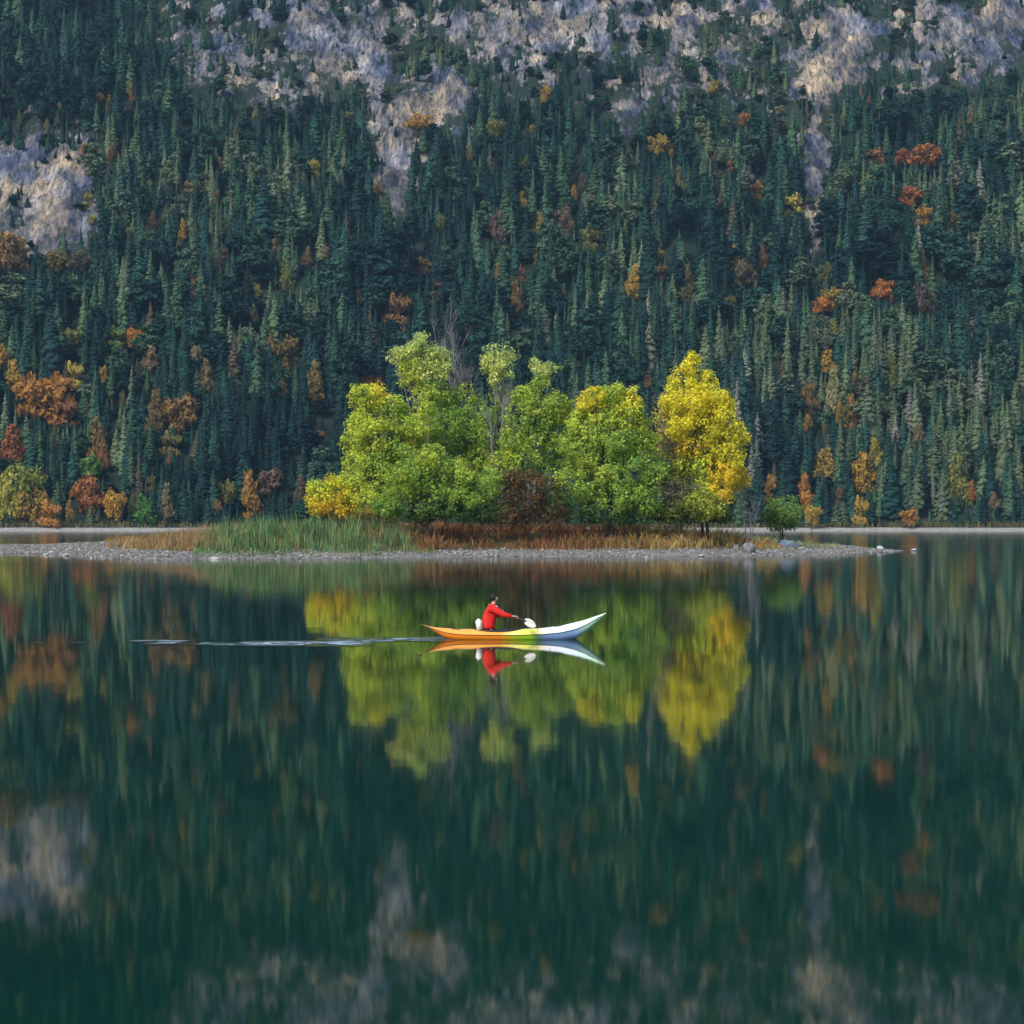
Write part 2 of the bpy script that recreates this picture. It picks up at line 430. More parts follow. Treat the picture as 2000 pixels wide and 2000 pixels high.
# ------------------------------------------------------------------ conifers
def conifer_mesh(seed, H=20.0, rad=2.3, levels=26, droop=0.45, base=0.06, boughs=8, sparse=0.0):
    r = random.Random(seed)
    V = []; Fc = []
    for i in range(levels):
        t = i / (levels - 1)
        z = H * (base + (0.985 - base) * t)
        prof = (1 - t) ** 0.8 * (0.55 + 0.45 * min(1, t * 7 + .3)) * rad + 0.12
        nb = max(4, int(boughs * (1 - 0.35 * t)))
        a0 = r.random() * 6.28
        for j in range(nb):
            if r.random() < sparse: continue
            a = a0 + 6.283 * j / nb + r.uniform(-.3, .3)
            L = prof * r.uniform(0.6, 1.25)
            w = L * r.uniform(0.28, 0.42) + 0.08
            dz = -droop * L * r.uniform(.6, 1.3)
            zz = z + r.uniform(-.3, .3) * H / levels
            ca, sa = math.cos(a), math.sin(a)
            def P(rr, s, h): return (ca * rr - sa * s, sa * rr + ca * s, zz + h)
            b = len(V)
            V += [P(0.02, 0, 0.25 * L), P(L * .5, -w, dz * .45 - .1), P(L * .55, 0, dz * .3 + 0.18 * L), P(L * .5, w, dz * .45 - .1), P(L, 0, dz), P(L * .7, 0, dz - 0.32 * L - .1)]
            Fc += [(b, b + 1, b + 2), (b, b + 2, b + 3), (b + 1, b + 4, b + 2), (b + 2, b + 4, b + 3), (b + 1, b + 5, b + 4), (b + 3, b + 4, b + 5)]
    # dense inner foliage so that no sky-thin lines show down the stem
    k = 7; b = len(V); m = 9
    for i in range(m):
        t = i / (m - 1); z = H * (base + 0.02 + (0.93 - base) * t); q = (rad * 0.42) * (1 - t) ** 0.85 + 0.03
        for j in range(k):
            a = 6.283 * j / k + i; rr = q * r.uniform(.6, 1.3)
            V.append((math.cos(a) * rr, math.sin(a) * rr, z))
    for i in range(m - 1):
        for j in range(k):
            jj = (j + 1) % k
            Fc += [(b + i * k + j, b + i * k + jj, b + (i + 1) * k + jj), (b + i * k + j, b + (i + 1) * k + jj, b + (i + 1) * k + j)]
    return np.array(V), np.array(Fc)

def trunk_geo(H, r0, n=5, r1=0.02, bend=0.0, seed=0):
    mb = MB(); rr = random.Random(seed); pts = []; rd = []
    for i in range(6):
        t = i / 5
        pts.append((bend * math.sin(t * 2.5) * H * .05, bend * rr.uniform(-.02, .02) * H, H * t - 0.6 * (1 - t)))
        rd.append(r0 * (1 - t) + r1)
    mb.tube(pts, rd, n)
    return mb

CON = []
for i in range(9):
    kw = [dict(rad=2.2), dict(rad=1.8, levels=30), dict(rad=2.6, droop=.6), dict(rad=1.5, levels=28, boughs=7), dict(rad=2.1, sparse=.25, base=.2),
          dict(rad=2.9, levels=24), dict(rad=1.7, sparse=.15, droop=.7, levels=30), dict(rad=1.35, base=.35, levels=22, sparse=.2), dict(rad=2.4, base=.12, levels=28, droop=.3)][i]
    v, f = conifer_mesh(100 + i, **kw)
    cm = mesh_np('conifer_crown', v, f, 3, [M['needles']])
    tm = trunk_geo(19.0, 0.26, 5, seed=i)
    tme = tm.build('conifer_trunk', M['bark'], False)
    # joined copy for the mass of far trees
    tv = np.array([tuple(q) for q in tm.v]); tf = []
    for q in tm.f:
        for s in range(1, len(q) - 1): tf.append((q[0], q[s], q[s + 1]))
    jv = np.concatenate([v, tv]); jf = np.concatenate([f, np.array(tf) + len(v)])
    jm = mesh_np('conifer_whole', jv, jf, 3, [M['needles'], M['bark']], midx=[0] * len(f) + [1] * len(tf))
    CON.append((cm, tme, jm))

# ------------------------------------------------------------------ broadleaf crowns for the far slope
def leaf_quads(C, Nn, size, rs, stretch=1.35):
    """one little quad per centre C facing about along Nn"""
    n = len(C)
    Nn = Nn + rs.normal(0, 0.55, (n, 3)); Nn /= np.linalg.norm(Nn, axis=1, keepdims=True) + 1e-9
    a = rs.normal(0, 1, (n, 3)); u = np.cross(Nn, a); u /= np.linalg.norm(u, axis=1, keepdims=True) + 1e-9
    w = np.cross(Nn, u)
    s = size * rs.uniform(0.55, 1.3, (n, 1))
    u = u * s * stretch * 0.5; w = w * s * 0.5
    fold = Nn * s * 0.12
    V = np.stack([C - u, C - w * 0.9 + fold, C + u, C + w * 0.9 + fold], 1).reshape(-1, 3)
    Fc = np.arange(4 * n).reshape(n, 4)
    return V, Fc

def puff_crown(blobs, leaf, per_area, rs, puff=0.3, up=0.25):
    """blobs (cx,cy,cz,rx,ry,rz): leaf clumps gathered in puffs on and inside each blob"""
    Cs = []; Ns = []; Bi = []
    for bi, (cx, cy, cz, rx, ry, rz) in enumerate(blobs):
        rm = (rx * ry * rz) ** (1 / 3)
        npf = max(5, int(9 * (rm / (rm * puff + 0.25)) ** 1.5))
        dirs = rs.normal(0, 1, (npf, 3)); dirs /= np.linalg.norm(dirs, axis=1, keepdims=True)
        rad = rs.uniform(0.35, 0.92, (npf, 1)) ** 0.6
        pc = dirs * rad * np.array([rx, ry, rz]) + np.array([cx, cy, cz])
        pr = (rm * puff + 0.12) * rs.uniform(0.6, 1.35, npf)
        for q in range(npf):
            nl = max(6, int(per_area * 12.6 * pr[q] ** 2))
            dd = rs.normal(0, 1, (nl, 3)); dd /= np.linalg.norm(dd, axis=1, keepdims=True)
            rr = rs.uniform(0.25, 1.12, (nl, 1)) ** 0.5
            Cs.append(pc[q] + dd * rr * pr[q] * np.array([1.15, 1.15, 0.85])); nn = dd * 0.7 + dirs[q] * 0.5; nn[:, 2] += up
            Ns.append(nn); Bi.append(np.full(nl, bi))
    return np.concatenate(Cs), np.concatenate(Ns), np.concatenate(Bi)

for i in range(2):
    rs = np.random.default_rng(350 + i)
    bl = [(rs.uniform(-1.6, 1.6), rs.uniform(-1.6, 1.6), rs.uniform(8, 15), rs.uniform(1.5, 2.6), rs.uniform(1.5, 2.6), rs.uniform(1.8, 3)) for _ in range(7)] + [(0, 0, 16, 1.6, 1.6, 2.4)]
    C, Nn, Bi = puff_crown(bl, .6, 1.2, rs, .30)
    v, f = leaf_quads(C, Nn, .85, rs)
    CON.append((None, None, mesh_np('broadleaf_whole', v, f, 4, [M['needles']])))
DEC = []
for i in range(7):
    rs = np.random.default_rng(300 + i)
    if i < 4:      # rounded or irregular crowns, unit tree: crown from z=.45 to 1 , radius .5
        bl = [(rs.uniform(-.26, .26), rs.uniform(-.26, .26), rs.uniform(.42, .80), rs.uniform(.11, .24), rs.uniform(.11, .24), rs.uniform(.07, .14)) for _ in range(10)]
        bl.append((rs.uniform(-.1, .1), 0, .78, .17, .17, .18))
    else:          # narrow larch-like crowns
        bl = [(rs.uniform(-.08, .08), rs.uniform(-.08, .08), z, .42 * (1.08 - z) + .06, .42 * (1.08 - z) + .06, .1) for z in np.linspace(.35, .92, 8)]
    bl = [tuple(10 * q for q in b) for b in bl]
    C, Nn, Bi = puff_crown(bl, .5, 2.4, rs, .30)
    C = C * (1 + .22 * (fbm(np.arctan2(C[:, 1], C[:, 0]) * 2.2 + 9, C[:, 2] / 1.3, 60 + i, 3) - .5))[:, None] * np.array([1, 1, 0]) + C * np.array([0, 0, 1])
    k = fbm(C[:, 0] / 1.0 + C[:, 1] / 1.4 + 30, C[:, 2] / .8 - C[:, 1] / 1.2 + 30, 640 + i, 3) > rs.uniform(.34, .56, len(C))
    C, Nn, Bi = C[k], Nn[k], Bi[k]
    v, f = leaf_quads(C, Nn, .50 * rs.uniform(.7, 1.4, (len(C), 1)), rs)
    cm = mesh_np('leafy_crown', v, f, 4, [M['leaves']])
    mb = trunk_geo(8.4, 0.2, 5, bend=1, seed=i)
    for b in bl[:5]:
        p0 = Vector((0, 0, b[2] * .6)); p1 = Vector(b[:3])
        mb.tube([p0, p0.lerp(p1, .5) + Vector((0, 0, -.3)), p1], [.1, .07, .03], 4)
    DEC.append((cm, mb.build('leafy_trunk', M['bark'], False)))

# autumn trees: px in a 1932 px wide view: cx, cy, w, h, colour, shape (r round, n narrow)
C_ = dict(orange=(.48, .22, .05), rust=(.30, .13, .05), yellow=(.46, .37, .07), olive=(.20, .22, .06), mauve=(.15, .10, .085), green=(.09, .20, .04),
          tan=(.30, .25, .13), brown=(.22, .14, .055), gold=(.46, .28, .06), red=(.36, .145, .045))
AUT = [(20, 475, 62, 75, 'brown', 'r'), (20, 455, 40, 40, 'gold', 'r'), (105, 487, 36, 40, 'brown', 'r'), (150, 487, 38, 36, 'mauve', 'r'),
       (92, 745, 84, 88, 'orange', 'r'), (60, 735, 50, 70, 'orange', 'r'), (120, 770, 56, 60, 'rust', 'r'), (26, 705, 26, 52, 'yellow', 'n'), (136, 700, 38, 42, 'yellow', 'r'), (5, 672, 30, 50, 'orange', 'r'),
       (250, 634, 30, 42, 'orange', 'r'), (218, 630, 36, 36, 'olive', 'r'), (135, 632, 32, 32, 'olive', 'r'), (285, 672, 20, 38, 'tan', 'n'), (388, 703, 20, 48, 'tan', 'n'),
       (370, 663, 28, 26, 'tan', 'r'), (296, 768, 26, 66, 'brown', 'n'), (348, 772, 56, 66, 'brown', 'r'), (318, 830, 34, 40, 'olive', 'r'), (22, 838, 36, 66, 'rust', 'n'), (186, 832, 26, 80, 'brown', 'n'),
       (196, 862, 24, 36, 'rust', 'r'), (176, 880, 48, 50, 'green', 'r'), (38, 915, 72, 96, 'olive', 'r'), (14, 925, 46, 90, 'yellow', 'r'), (62, 945, 46, 60, 'gold', 'r'), (92, 962, 40, 42, 'orange', 'r'), (172, 926, 62, 66, 'red', 'r'),
       (212, 948, 36, 60, 'gold', 'r'), (272, 957, 26, 46, 'green', 'n'), (316, 940, 16, 56, 'tan', 'n'), (428, 922, 26, 42, 'olive', 'r'), (471, 930, 26, 80, 'orange', 'n'),
       (516, 902, 42, 44, 'mauve', 'r'), (567, 920, 18, 46, 'mauve', 'n'), (596, 722, 28, 74, 'brown', 'n'), (546, 655, 46, 60, 'brown', 'r'), (187, 182, 16, 16, 'gold', 'r'), (160, 276, 12, 16, 'orange', 'r'),
       (356, 350, 30, 20, 'tan', 'r'), (344, 432, 12, 36, 'gold', 'n'), (540, 512, 18, 52, 'olive', 'n'), (580, 480, 14, 30, 'tan', 'n'), (522, 456, 20, 28, 'tan', 'r'), (590, 312, 22, 30, 'yellow', 'r'),
       (165, 372, 16, 22, 'yellow', 'r'), (175, 410, 12, 14, 'yellow', 'r'), (288, 412, 14, 26, 'brown', 'n'), (488, 544, 14, 20, 'yellow', 'r'), (362, 540, 14, 40, 'brown', 'n'),
       (701, 716, 30, 18, 'orange', 'r'), (986, 374, 16, 26, 'yellow', 'n'), (942, 425, 32, 62, 'mauve', 'r'), (1017, 416, 20, 36, 'yellow', 'n'), (1068, 410, 30, 56, 'mauve', 'r'), (1112, 442, 30, 46, 'olive', 'r'),
       (796, 497, 30, 26, 'brown', 'r'), (1003, 240, 12, 14, 'gold', 'r'), (1031, 172, 18, 28, 'gold', 'r'), (932, 237, 32, 34, 'olive', 'r'), (790, 225, 40, 28, 'gold', 'r'), (714, 350, 14, 20, 'gold', 'r'), (660, 215, 14, 12, 'tan', 'r'),
       (1242, 268, 30, 36, 'gold', 'r'), (1186, 300, 12, 20, 'tan', 'n'), (1245, 476, 14, 18, 'yellow', 'r'), (1245, 510, 30, 30, 'brown', 'r'), (1196, 528, 24, 56, 'gold', 'n'), (971, 560, 22, 56, 'brown', 'n'), (748, 575, 50, 56, 'brown', 'r'),
       (1298, 530, 16, 62, 'brown', 'n'), (1376, 566, 22, 24, 'olive', 'r'), (1386, 482, 14, 44, 'yellow', 'n'), (1430, 355, 28, 32, 'gold', 'r'), (1500, 380, 30, 36, 'yellow', 'r'), (1405, 222, 22, 28, 'red', 'r'),
       (1345, 160, 22, 26, 'gold', 'r'), (1473, 204, 16, 14, 'tan', 'r'), (1655, 290, 28, 26, 'rust', 'r'), (1702, 292, 32, 30, 'rust', 'r'), (1745, 290, 56, 44, 'red', 'r'), (1716, 366, 38, 34, 'rust', 'r'), (1744, 400, 24, 34, 'gold', 'r'),
       (1692, 430, 14, 28, 'yellow', 'n'), (1404, 510, 42, 52, 'mauve', 'r'), (1440, 480, 14, 40, 'brown', 'n'), (1572, 556, 38, 36, 'gold', 'r'), (1552, 572, 30, 30, 'orange', 'r'), (1662, 541, 40, 36, 'orange', 'r'), (1560, 510, 22, 36, 'olive', 'r'), (1740, 560, 44, 56, 'mauve', 'r'),
       (1571, 614, 16, 26, 'yellow', 'n'), (1565, 682, 22, 42, 'gold', 'n'), (1532, 745, 36, 56, 'brown', 'r'), (1572, 735, 24, 76, 'tan', 'n'), (1607, 772, 18, 56, 'orange', 'n'), (1556, 872, 34, 50, 'gold', 'n'), (1628, 886, 34, 64, 'orange', 'n'), (1652, 850, 22, 48, 'yellow', 'n'),
       (1519, 925, 24, 58, 'orange', 'n'), (1455, 916, 22, 48, 'gold', 'r'), (1531, 966, 28, 36, 'yellow', 'r'), (1622, 956, 28, 48, 'gold', 'r'), (1716, 970, 26, 28, 'orange', 'r'), (1831, 922, 14, 30, 'orange', 'n'), (1876, 940, 16, 26, 'tan', 'n'),
       (1742, 500, 16, 60, 'brown', 'n'), (1800, 410, 18, 30, 'brown', 'r'), (1845, 420, 14, 30, 'olive', 'n'), (1680, 700, 20, 60, 'olive', 'n'), (1810, 900, 30, 80, 'olive', 'n'), (1100, 340, 14, 30, 'mauve', 'n'), (600, 820, 24, 22, 'brown', 'r'), (1223, 720, 18, 26, 'rust', 'n')]
K = 2000 / 1932

def ground_D(px, py, ztop=0.0):
    """distance at which the sight line through (px,py), lowered by ztop metres, meets the slope"""
    D = np.arange(779, 1500, 0.7)
    x = gx(px, D); z = gz(py, D) - ztop
    t = terrain_z(x, D)
    k = np.argmax(t >= z)
    return float(D[k]) if (t >= z).any() else 1490.0

aut = []
for (cx, cy, w, h, col, sh) in AUT:
    cx, cy, w, h = cx * K, cy * K, w * K * 1.15, h * K * 1.08
    D = ground_D(cx, cy + h * 0.35, 3.5)
    mpp = D / F
    W = w * mpp; Hc = h * mpp
    x = gx(cx, D); zg = float(terrain_z(x, D))
    ztop = gz(cy - h / 2, D)
    H = max(ztop - zg, Hc * 1.05)
    aut.append(dict(x=x, y=D, z=zg, W=W, Hc=Hc, H=H, px=cx, py=cy, w=w, h=h, col=col, sh=sh))
rr = np.random.default_rng(5)
for _ in range(330):
    px = rr.uniform(0, 2000); py = rr.uniform(170, 1000)
    if fbm(px / 150., py / 110., 321, 3) < rr.uniform(.42, .62): continue
    if len(aut) > 285: break
    if 590 < px < 1470 and py > 640: continue
    if rockmask(px, py) > .45: continue
    D = ground_D(px, py, 6)
    s = rr.uniform(.7, 1.2)
    col = rr.choice(['olive', 'brown', 'tan', 'mauve', 'gold', 'rust', 'olive'])
    x = gx(px, D); H = rr.uniform(7, 12)
    W = rr.uniform(1.6, 3.6) * s; Hc = rr.uniform(3.5, 8)
    aut.append(dict(x=x, y=D, z=float(terrain_z(x, D)), W=W, Hc=Hc, H=H, px=px, py=gz(0, 1) * 0 + HOR - (float(terrain_z(x, D)) + H - Hc / 2 - CAMH) / D * F, w=W / D * F, h=Hc / D * F, col=str(col), sh=rr.choice(['r', 'n'])))

def column(px):
    for lim, t in [(120, 'far left'), (330, 'near the left'), (600, 'left of the island'), (900, 'above the island left'),
                   (1180, 'above mid island'), (1460, 'above the golden tree'), (1720, 'right of the island'), (2100, 'far right')]:
        if px < lim: return t

CN = dict(orange='orange', rust='rust-coloured', yellow='yellow', olive='olive yellow', mauve='dull mauve', green='bright green', tan='pale tan', brown='russet brown', gold='golden', red='brick red')
for a in aut: a['short'] = f"{CN[a['col']]} {'narrow' if a['sh'] == 'n' else 'round'} tree"
# ------------------------------------------------------------------ scatter of conifers
sp = 4.7
gx0, gy0 = np.meshgrid(np.arange(-420, 420, sp), np.arange(782, 1520, sp))
tx = (gx0 + rng.uniform(-.5, .5, gx0.shape) * sp * .95).ravel(); ty = (gy0 + rng.uniform(-.5, .5, gx0.shape) * sp * .95).ravel()
keep = np.abs(tx) < ty * 0.232 + 12
tx, ty = tx[keep], ty[keep]
tz = terrain_z(tx, ty)
tpx = 1000 + tx / ty * F; tpy = HOR - (tz - CAMH) / ty * F
rm = rockmask(tpx, tpy - 25)
dsh = ty - shore(tx)
u = rng.uniform(0, 1, len(tx))
cl = fbm(tx / 14., ty / 14., 77, 3)
prob = np.where(rm > .34, np.clip(0.66 - 0.55 * rm + (cl - .5) * 2.0, 0.01, 1), 0.80 + (cl - .5) * .8)
prob = np.where(dsh < 14, 0, prob)
prob = np.where(dsh < 24, prob * .8, prob)
keep = (u < prob) & (tz < 318)
tx, ty, tz, tpx, tpy, rm, dsh, cl = [a[keep] for a in (tx, ty, tz, tpx, tpy, rm, dsh, cl)]
n = len(tx)
hh = (rng.normal(17.5, 4.6, n) + 5 * (rng.uniform(0, 1, n) > .9)).clip(6, 30)
hh *= np.where(dsh < 26, 0.75, 1.0)
envr = sstep(420, 140, tpy) * sstep(150, 420, tpx)          # trees shrink towards the crags
hh *= 1 - 0.52 * envr
hh *= np.where(rm > .34, 0.62, 1.0)
rtop = rockmask(tpx, tpy - hh * .75 / ty * F)
hh *= np.where(rtop > .62, .5, 1.0)
hh *= 0.85 + .35 * fbm(tx / 40., ty / 40., 9, 2)
ww = hh / 20 * rng.uniform(1.0, 1.85, n) * np.where(hh < 10, 1.35, 1.0)
# only low young conifers stand close in front of the autumn crowns
drop = np.zeros(n, bool)
top_py = tpy - hh / ty * F
for a in aut:
    near = (ty < a['y'] + 2.5) & (ty > a['y'] - 60)
    hw = a['w'] * .48 + 1.3 / ty * F
    inx = np.abs(tpx - a['px']) < hw
    lim = a['py'] + a['h'] * (.42 + .16 * rng.uniform(-1, 1, n))
    m = near & inx & (top_py < lim) & (tpy > a['py'] - a['h'] * .5)
    newh = (tpy - lim) / F * ty
    hh = np.where(m, newh, hh); ww = np.where(m, np.maximum(ww * .8, newh / 20), ww); drop |= m & (newh < 2.2)
    top_py = tpy - hh / ty * F
    drop |= (np.hypot(tx - a['x'], ty - a['y']) < 1.2)
keep = ~drop
tx, ty, tz, tpx, tpy, rm, hh, ww, dsh, cl, top_py = [a[keep] for a in (tx, ty, tz, tpx, tpy, rm, hh, ww, dsh, cl, top_py)]
n = len(tx)
# tints: dark blue-green firs, mid greens, olive and a few grey or dull red-brown ones
pal = np.array([(.005, .022, .023), (.009, .036, .033), (.018, .056, .042), (.040, .084, .046), (.085, .120, .066), (.070, .058, .038), (.14, .155, .12)])
patch = fbm(tx / 45., ty / 60., 33, 3)
right = sstep(900, 1700, tpx) * sstep(250, 620, tpy)
r1 = rng.uniform(0, 1, n) * .75 + (patch - .5) * 1.1 + .02 + right * .16
idx = np.digitize(r1, [.20, .42, .62, .80])
sel = rng.uniform(0, 1, n)
idx = np.where(sel < .022, 5, idx); idx = np.where((sel > .955) & (right > .3), 6, idx)
tint = pal[idx] * rng.uniform(.75, 1.3, (n, 1)) * rng.uniform(.93, 1.07, (n, 3))
var = rng.integers(0, 9, n)
var = np.where((rng.uniform(0, 1, n) < .05 + .22 * sstep(.5, .62, fbm(tx / 20., ty / 25., 44, 3))) & (idx > 0), rng.integers(9, 11, n), var)
rot = rng.uniform(0, 6.283, n)
# the three hundred that show largest stand as trees of their own
hid = (tpx > 590) & (tpx < 1470) & (top_py > 640)
inview = (tpx > -15) & (tpx < 2015) & (~hid)
score = hh / ty * F - np.where(inview, 0, 1e4)
# prefer trees whose foot row is near the shore, nothing in front of them
score = score - np.clip(dsh - 26, 0, 500) * 1.2
score = score - (var > 8) * 1e4
order = np.argsort(-score)
solo = order[:300]
rest = np.ones(n, bool); rest[solo] = False; rest = np.where(rest)[0]
lean = rng.normal(0, .02, (n, 2))
for k in solo:
    k = int(k)
    lab = {0: 'very dark conifer', 1: 'dark blue-green conifer', 2: 'green conifer', 3: 'olive green conifer', 4: 'pale olive conifer', 5: 'dull red-brown conifer', 6: 'pale grey-green conifer'}[int(idx[k])]
    s = float(hh[k]) / 20
    lab = ('tall ' if s > 1.08 else 'shorter ') + lab
    na = min(aut, key=lambda a: (a['px'] - tpx[k]) ** 2 + ((a['py'] + a['h'] / 2 - tpy[k]) * .7) ** 2)
    side = 'left' if tpx[k] < na['px'] else 'right'
    if abs(tpx[k] - na['px']) < 8: side = 'below' if tpy[k] > na['py'] + na['h'] / 2 else 'behind'
    full = lab + (' just ' + side + ' of the ' if side in ('left', 'right') else ' ' + side + ' the ') + na['short'] + ', ' + column(tpx[k])
    e = empty('conifer', (tx[k], ty[k], tz[k] - .3), full, 'conifer', 'front conifers: ' + full, float(rot[k]), (float(ww[k]), float(ww[k]), s))
    e.rotation_euler[0] = lean[k, 0]; e.rotation_euler[1] = lean[k, 1]
    c = link('crown', CON[var[k]][0], e); c['tint'] = [float(q) for q in tint[k]]
    link('trunk', CON[var[k]][1], e)

def forest_object(name, label, ids):
    P = np.stack([tx[ids], ty[ids], tz[ids] - .3], 1)
    me = bpy.data.meshes.new(name)
    me.vertices.add(len(P)); me.vertices.foreach_set('co', P.astype(np.float32).ravel())
    def put(nm, typ, key, arr):
        a = me.attributes.new(nm, typ, 'POINT'); a.data.foreach_set(key, arr.ravel())
    put('tint', 'FLOAT_VECTOR', 'vector', tint[ids].astype(np.float32))
    put('vscale', 'FLOAT_VECTOR', 'vector', np.stack([ww[ids], ww[ids], hh[ids] / 20], 1).astype(np.float32))
    put('vrot', 'FLOAT_VECTOR', 'vector', np.stack([lean[ids, 0], lean[ids, 1], rot[ids]], 1).astype(np.float32))
    put('vidx', 'INT', 'value', var[ids].astype(np.int32))
    o = link(name, me)
    ng = bpy.data.node_groups.new(name, 'GeometryNodeTree')
    ng.interface.new_socket('Geometry', in_out='INPUT', socket_type='NodeSocketGeometry')
    ng.interface.new_socket('Geometry', in_out='OUTPUT', socket_type='NodeSocketGeometry')
    gi = ng.nodes.new('NodeGroupInput'); go = ng.nodes.new('NodeGroupOutput')
    j = ng.nodes.new('GeometryNodeJoinGeometry')
    for cmn in CON:
        po = bpy.data.objects.new('conifer_pattern', cmn[2])
        oi = ng.nodes.new('GeometryNodeObjectInfo'); oi.inputs['Object'].default_value = po; oi.inputs['As Instance'].default_value = True
        ng.links.new(oi.outputs['Geometry'], j.inputs[0])
    ip = ng.nodes.new('GeometryNodeInstanceOnPoints'); ip.inputs['Pick Instance'].default_value = True
    def at(nm, typ):
        q = ng.nodes.new('GeometryNodeInputNamedAttribute'); q.data_type = typ; q.inputs['Name'].default_value = nm; return q.outputs['Attribute']
    ng.links.new(gi.outputs[0], ip.inputs['Points']); ng.links.new(j.outputs[0], ip.inputs['Instance'])
    ng.links.new(at('vidx', 'INT'), ip.inputs['Instance Index'])
    ng.links.new(at('vscale', 'FLOAT_VECTOR'), ip.inputs['Scale'])
    ng.links.new(at('vrot', 'FLOAT_VECTOR'), ip.inputs['Rotation'])
    ng.links.new(ip.outputs[0], go.inputs[0])
    md = o.modifiers.new('scatter', 'NODES'); md.node_group = ng
    return tag(o, label, 'forest', kind='stuff')
forest_object('conifer_forest', 'dense dark conifer forest covering the whole mountain slope', rest)
print('conifers', n, 'autumn', len(aut))

# autumn trees as things
def band(py):
    for lim, t in [(330, 'by the crags'), (560, 'upslope'), (760, 'mid-slope'), (890, 'low on the slope'), (1100, 'by the far shore')]:
        if py < lim: return t
aut.sort(key=lambda a: a['px'])
cells = {}
for a in aut:
    big = 'big' if a['w'] > 50 else ('small' if a['w'] < 26 else 'middling')
    a['lab'] = f"{big} {CN[a['col']]} {'narrow' if a['sh'] == 'n' else 'round'} tree {band(a['py'])}, {column(a['px'])}"
    cells.setdefault(a['lab'], []).append(a)
ORD = ['leftmost of them', 'second of them', 'third of them', 'fourth of them', 'fifth of them', 'sixth of them', 'seventh of them']
for lab, L in cells.items():
    for i, a in enumerate(L):
        if len(L) > 1: a['lab'] = lab + ', ' + ORD[min(i, 6)]
for i, a in enumerate(aut):
    k = (i * 5) % 4 if a['sh'] == 'r' else 4 + i % 3
    cm, tm = DEC[k]
    crown_h = 6.0 if k < 4 else 7.2          # crown height in the unit tree (10 m)
    crown_w = 7.6 if k < 4 else 5.6
    sx = a['W'] / crown_w * 1.12; sc = a['Hc'] / crown_h * 1.1
    e = empty('autumn_tree', (a['x'], a['y'], a['z'] - .3), a['lab'], 'tree', 'autumn-coloured trees scattered over the slope', rr.uniform(0, 6.28))
    c = link('crown', cm, e); c.scale = (sx, sx, sc); c.location = (0, 0, a['H'] - 9.9 * sc)
    mute = .85 if a['w'] > 28 else .62
    c['tint'] = [float(q * rr.uniform(.85, 1.15) * mute + (1 - mute) * g_) for q, g_ in zip(C_[a['col']], (.07, .075, .04))]
    t = link('trunk', tm, e); t.scale = (1, 1, (a['H'] * .92) / 8.4)

# ------------------------------------------------------------------ island
FR = [(-120, 1080), (0, 1080), (60, 1081), (130, 1085), (180, 1090), (300, 1094), (400, 1092), (600, 1091), (800, 1089), (900, 1088), (1000, 1087), (1150, 1087), (1300, 1087), (1450, 1086), (1550, 1085), (1650, 1084), (1715, 1080), (1765, 1077.5)]
BK = [(1760, 1075.5), (1700, 1073), (1620, 1067), (1560, 1062), (1450, 1060), (1000, 1059), (600, 1059), (250, 1061), (190, 1064), (60, 1067), (0, 1068), (-120, 1068)]
poly = np.array([(gx(px, gD(py)), gD(py)) for px, py in FR + BK])
def sdf(x, y):
    """positive inside the island"""
    x = np.asarray(x, float); y = np.asarray(y, float)
    dm = np.full(x.shape, 1e9); ins = np.zeros(x.shape, bool)
    m = len(poly)
    for i in range(m):
        ax, ay = poly[i]; bx, by = poly[(i + 1) % m]
        ex, ey = bx - ax, by - ay
        t = np.clip(((x - ax) * ex + (y - ay) * ey) / (ex * ex + ey * ey), 0, 1)
        dm = np.minimum(dm, np.hypot(x - ax - t * ex, y - ay - t * ey))
        c = ((ay > y) != (by > y)) & (x < (bx - ax) * (y - ay) / (by - ay + 1e-12) + ax)
        ins ^= c
    return np.where(ins, dm, -dm)
HP = np.array([(-200, .35), (100, .38), (190, .6), (270, 1.1), (380, 1.5), (600, 1.6), (800, 1.9), (1000, 2.0), (1300, 1.8), (1430, 1.5), (1500, 1.2), (1580, .8), (1660, .45), (1720, .28), (1780, .12)])
def island_z(x, y):
    s = sdf(x, y) + 0.9 * (fbm(np.asarray(x) / 3., np.asarray(y) / 3., 12, 3) - .5)
    px = 1000 + np.asarray(x) / np.asarray(y) * F
    H = np.interp(px, HP[:, 0], HP[:, 1])
    g = np.minimum(np.clip(s, 0, None) * .10, .45) * np.minimum(1, H / .5)
    z = g + np.clip(H - .45, 0, None) * sstep(4.5, 16, s)
    z = z + .10 * (fbm(np.asarray(x) / .9, np.asarray(y) / .9, 4, 3) - .5) * sstep(0, 1.5, s)
    return np.where(s < 0, s * .25, z), s
ix = np.arange(-66, 48, .42); iy = np.arange(160, 372, .55)
IX, IY = np.meshgrid(ix, iy)
IZ, IS = island_z(IX, IY)
ipx = 1000 + IX / IY * F
gm = sstep(4.6, 7.5, IS + 1.6 * (fbm(IX / 2.5, IY / 2.5, 6, 3) - .5)) * sstep(170, 230, ipx) * sstep(1600, 1530, ipx)
nx2, ny2 = len(ix), len(iy)
ii = np.arange(nx2 * ny2).reshape(ny2, nx2)
fq = np.stack([ii[:-1, :-1], ii[:-1, 1:], ii[1:, 1:], ii[1:, :-1]], -1).reshape(-1, 4)
okf = (IZ.ravel()[fq] > -.8).any(1)
me = mesh_np('island_ground', np.stack([IX, IY, IZ], -1).reshape(-1, 3), fq[okf], 4, [M['island']], True, vcol=gm.ravel())
tag(link('island_ground', me), kind='structure')
def iz1(x, y):
    z, s = island_z(np.array([x]), np.array([y])); return float(z[0])

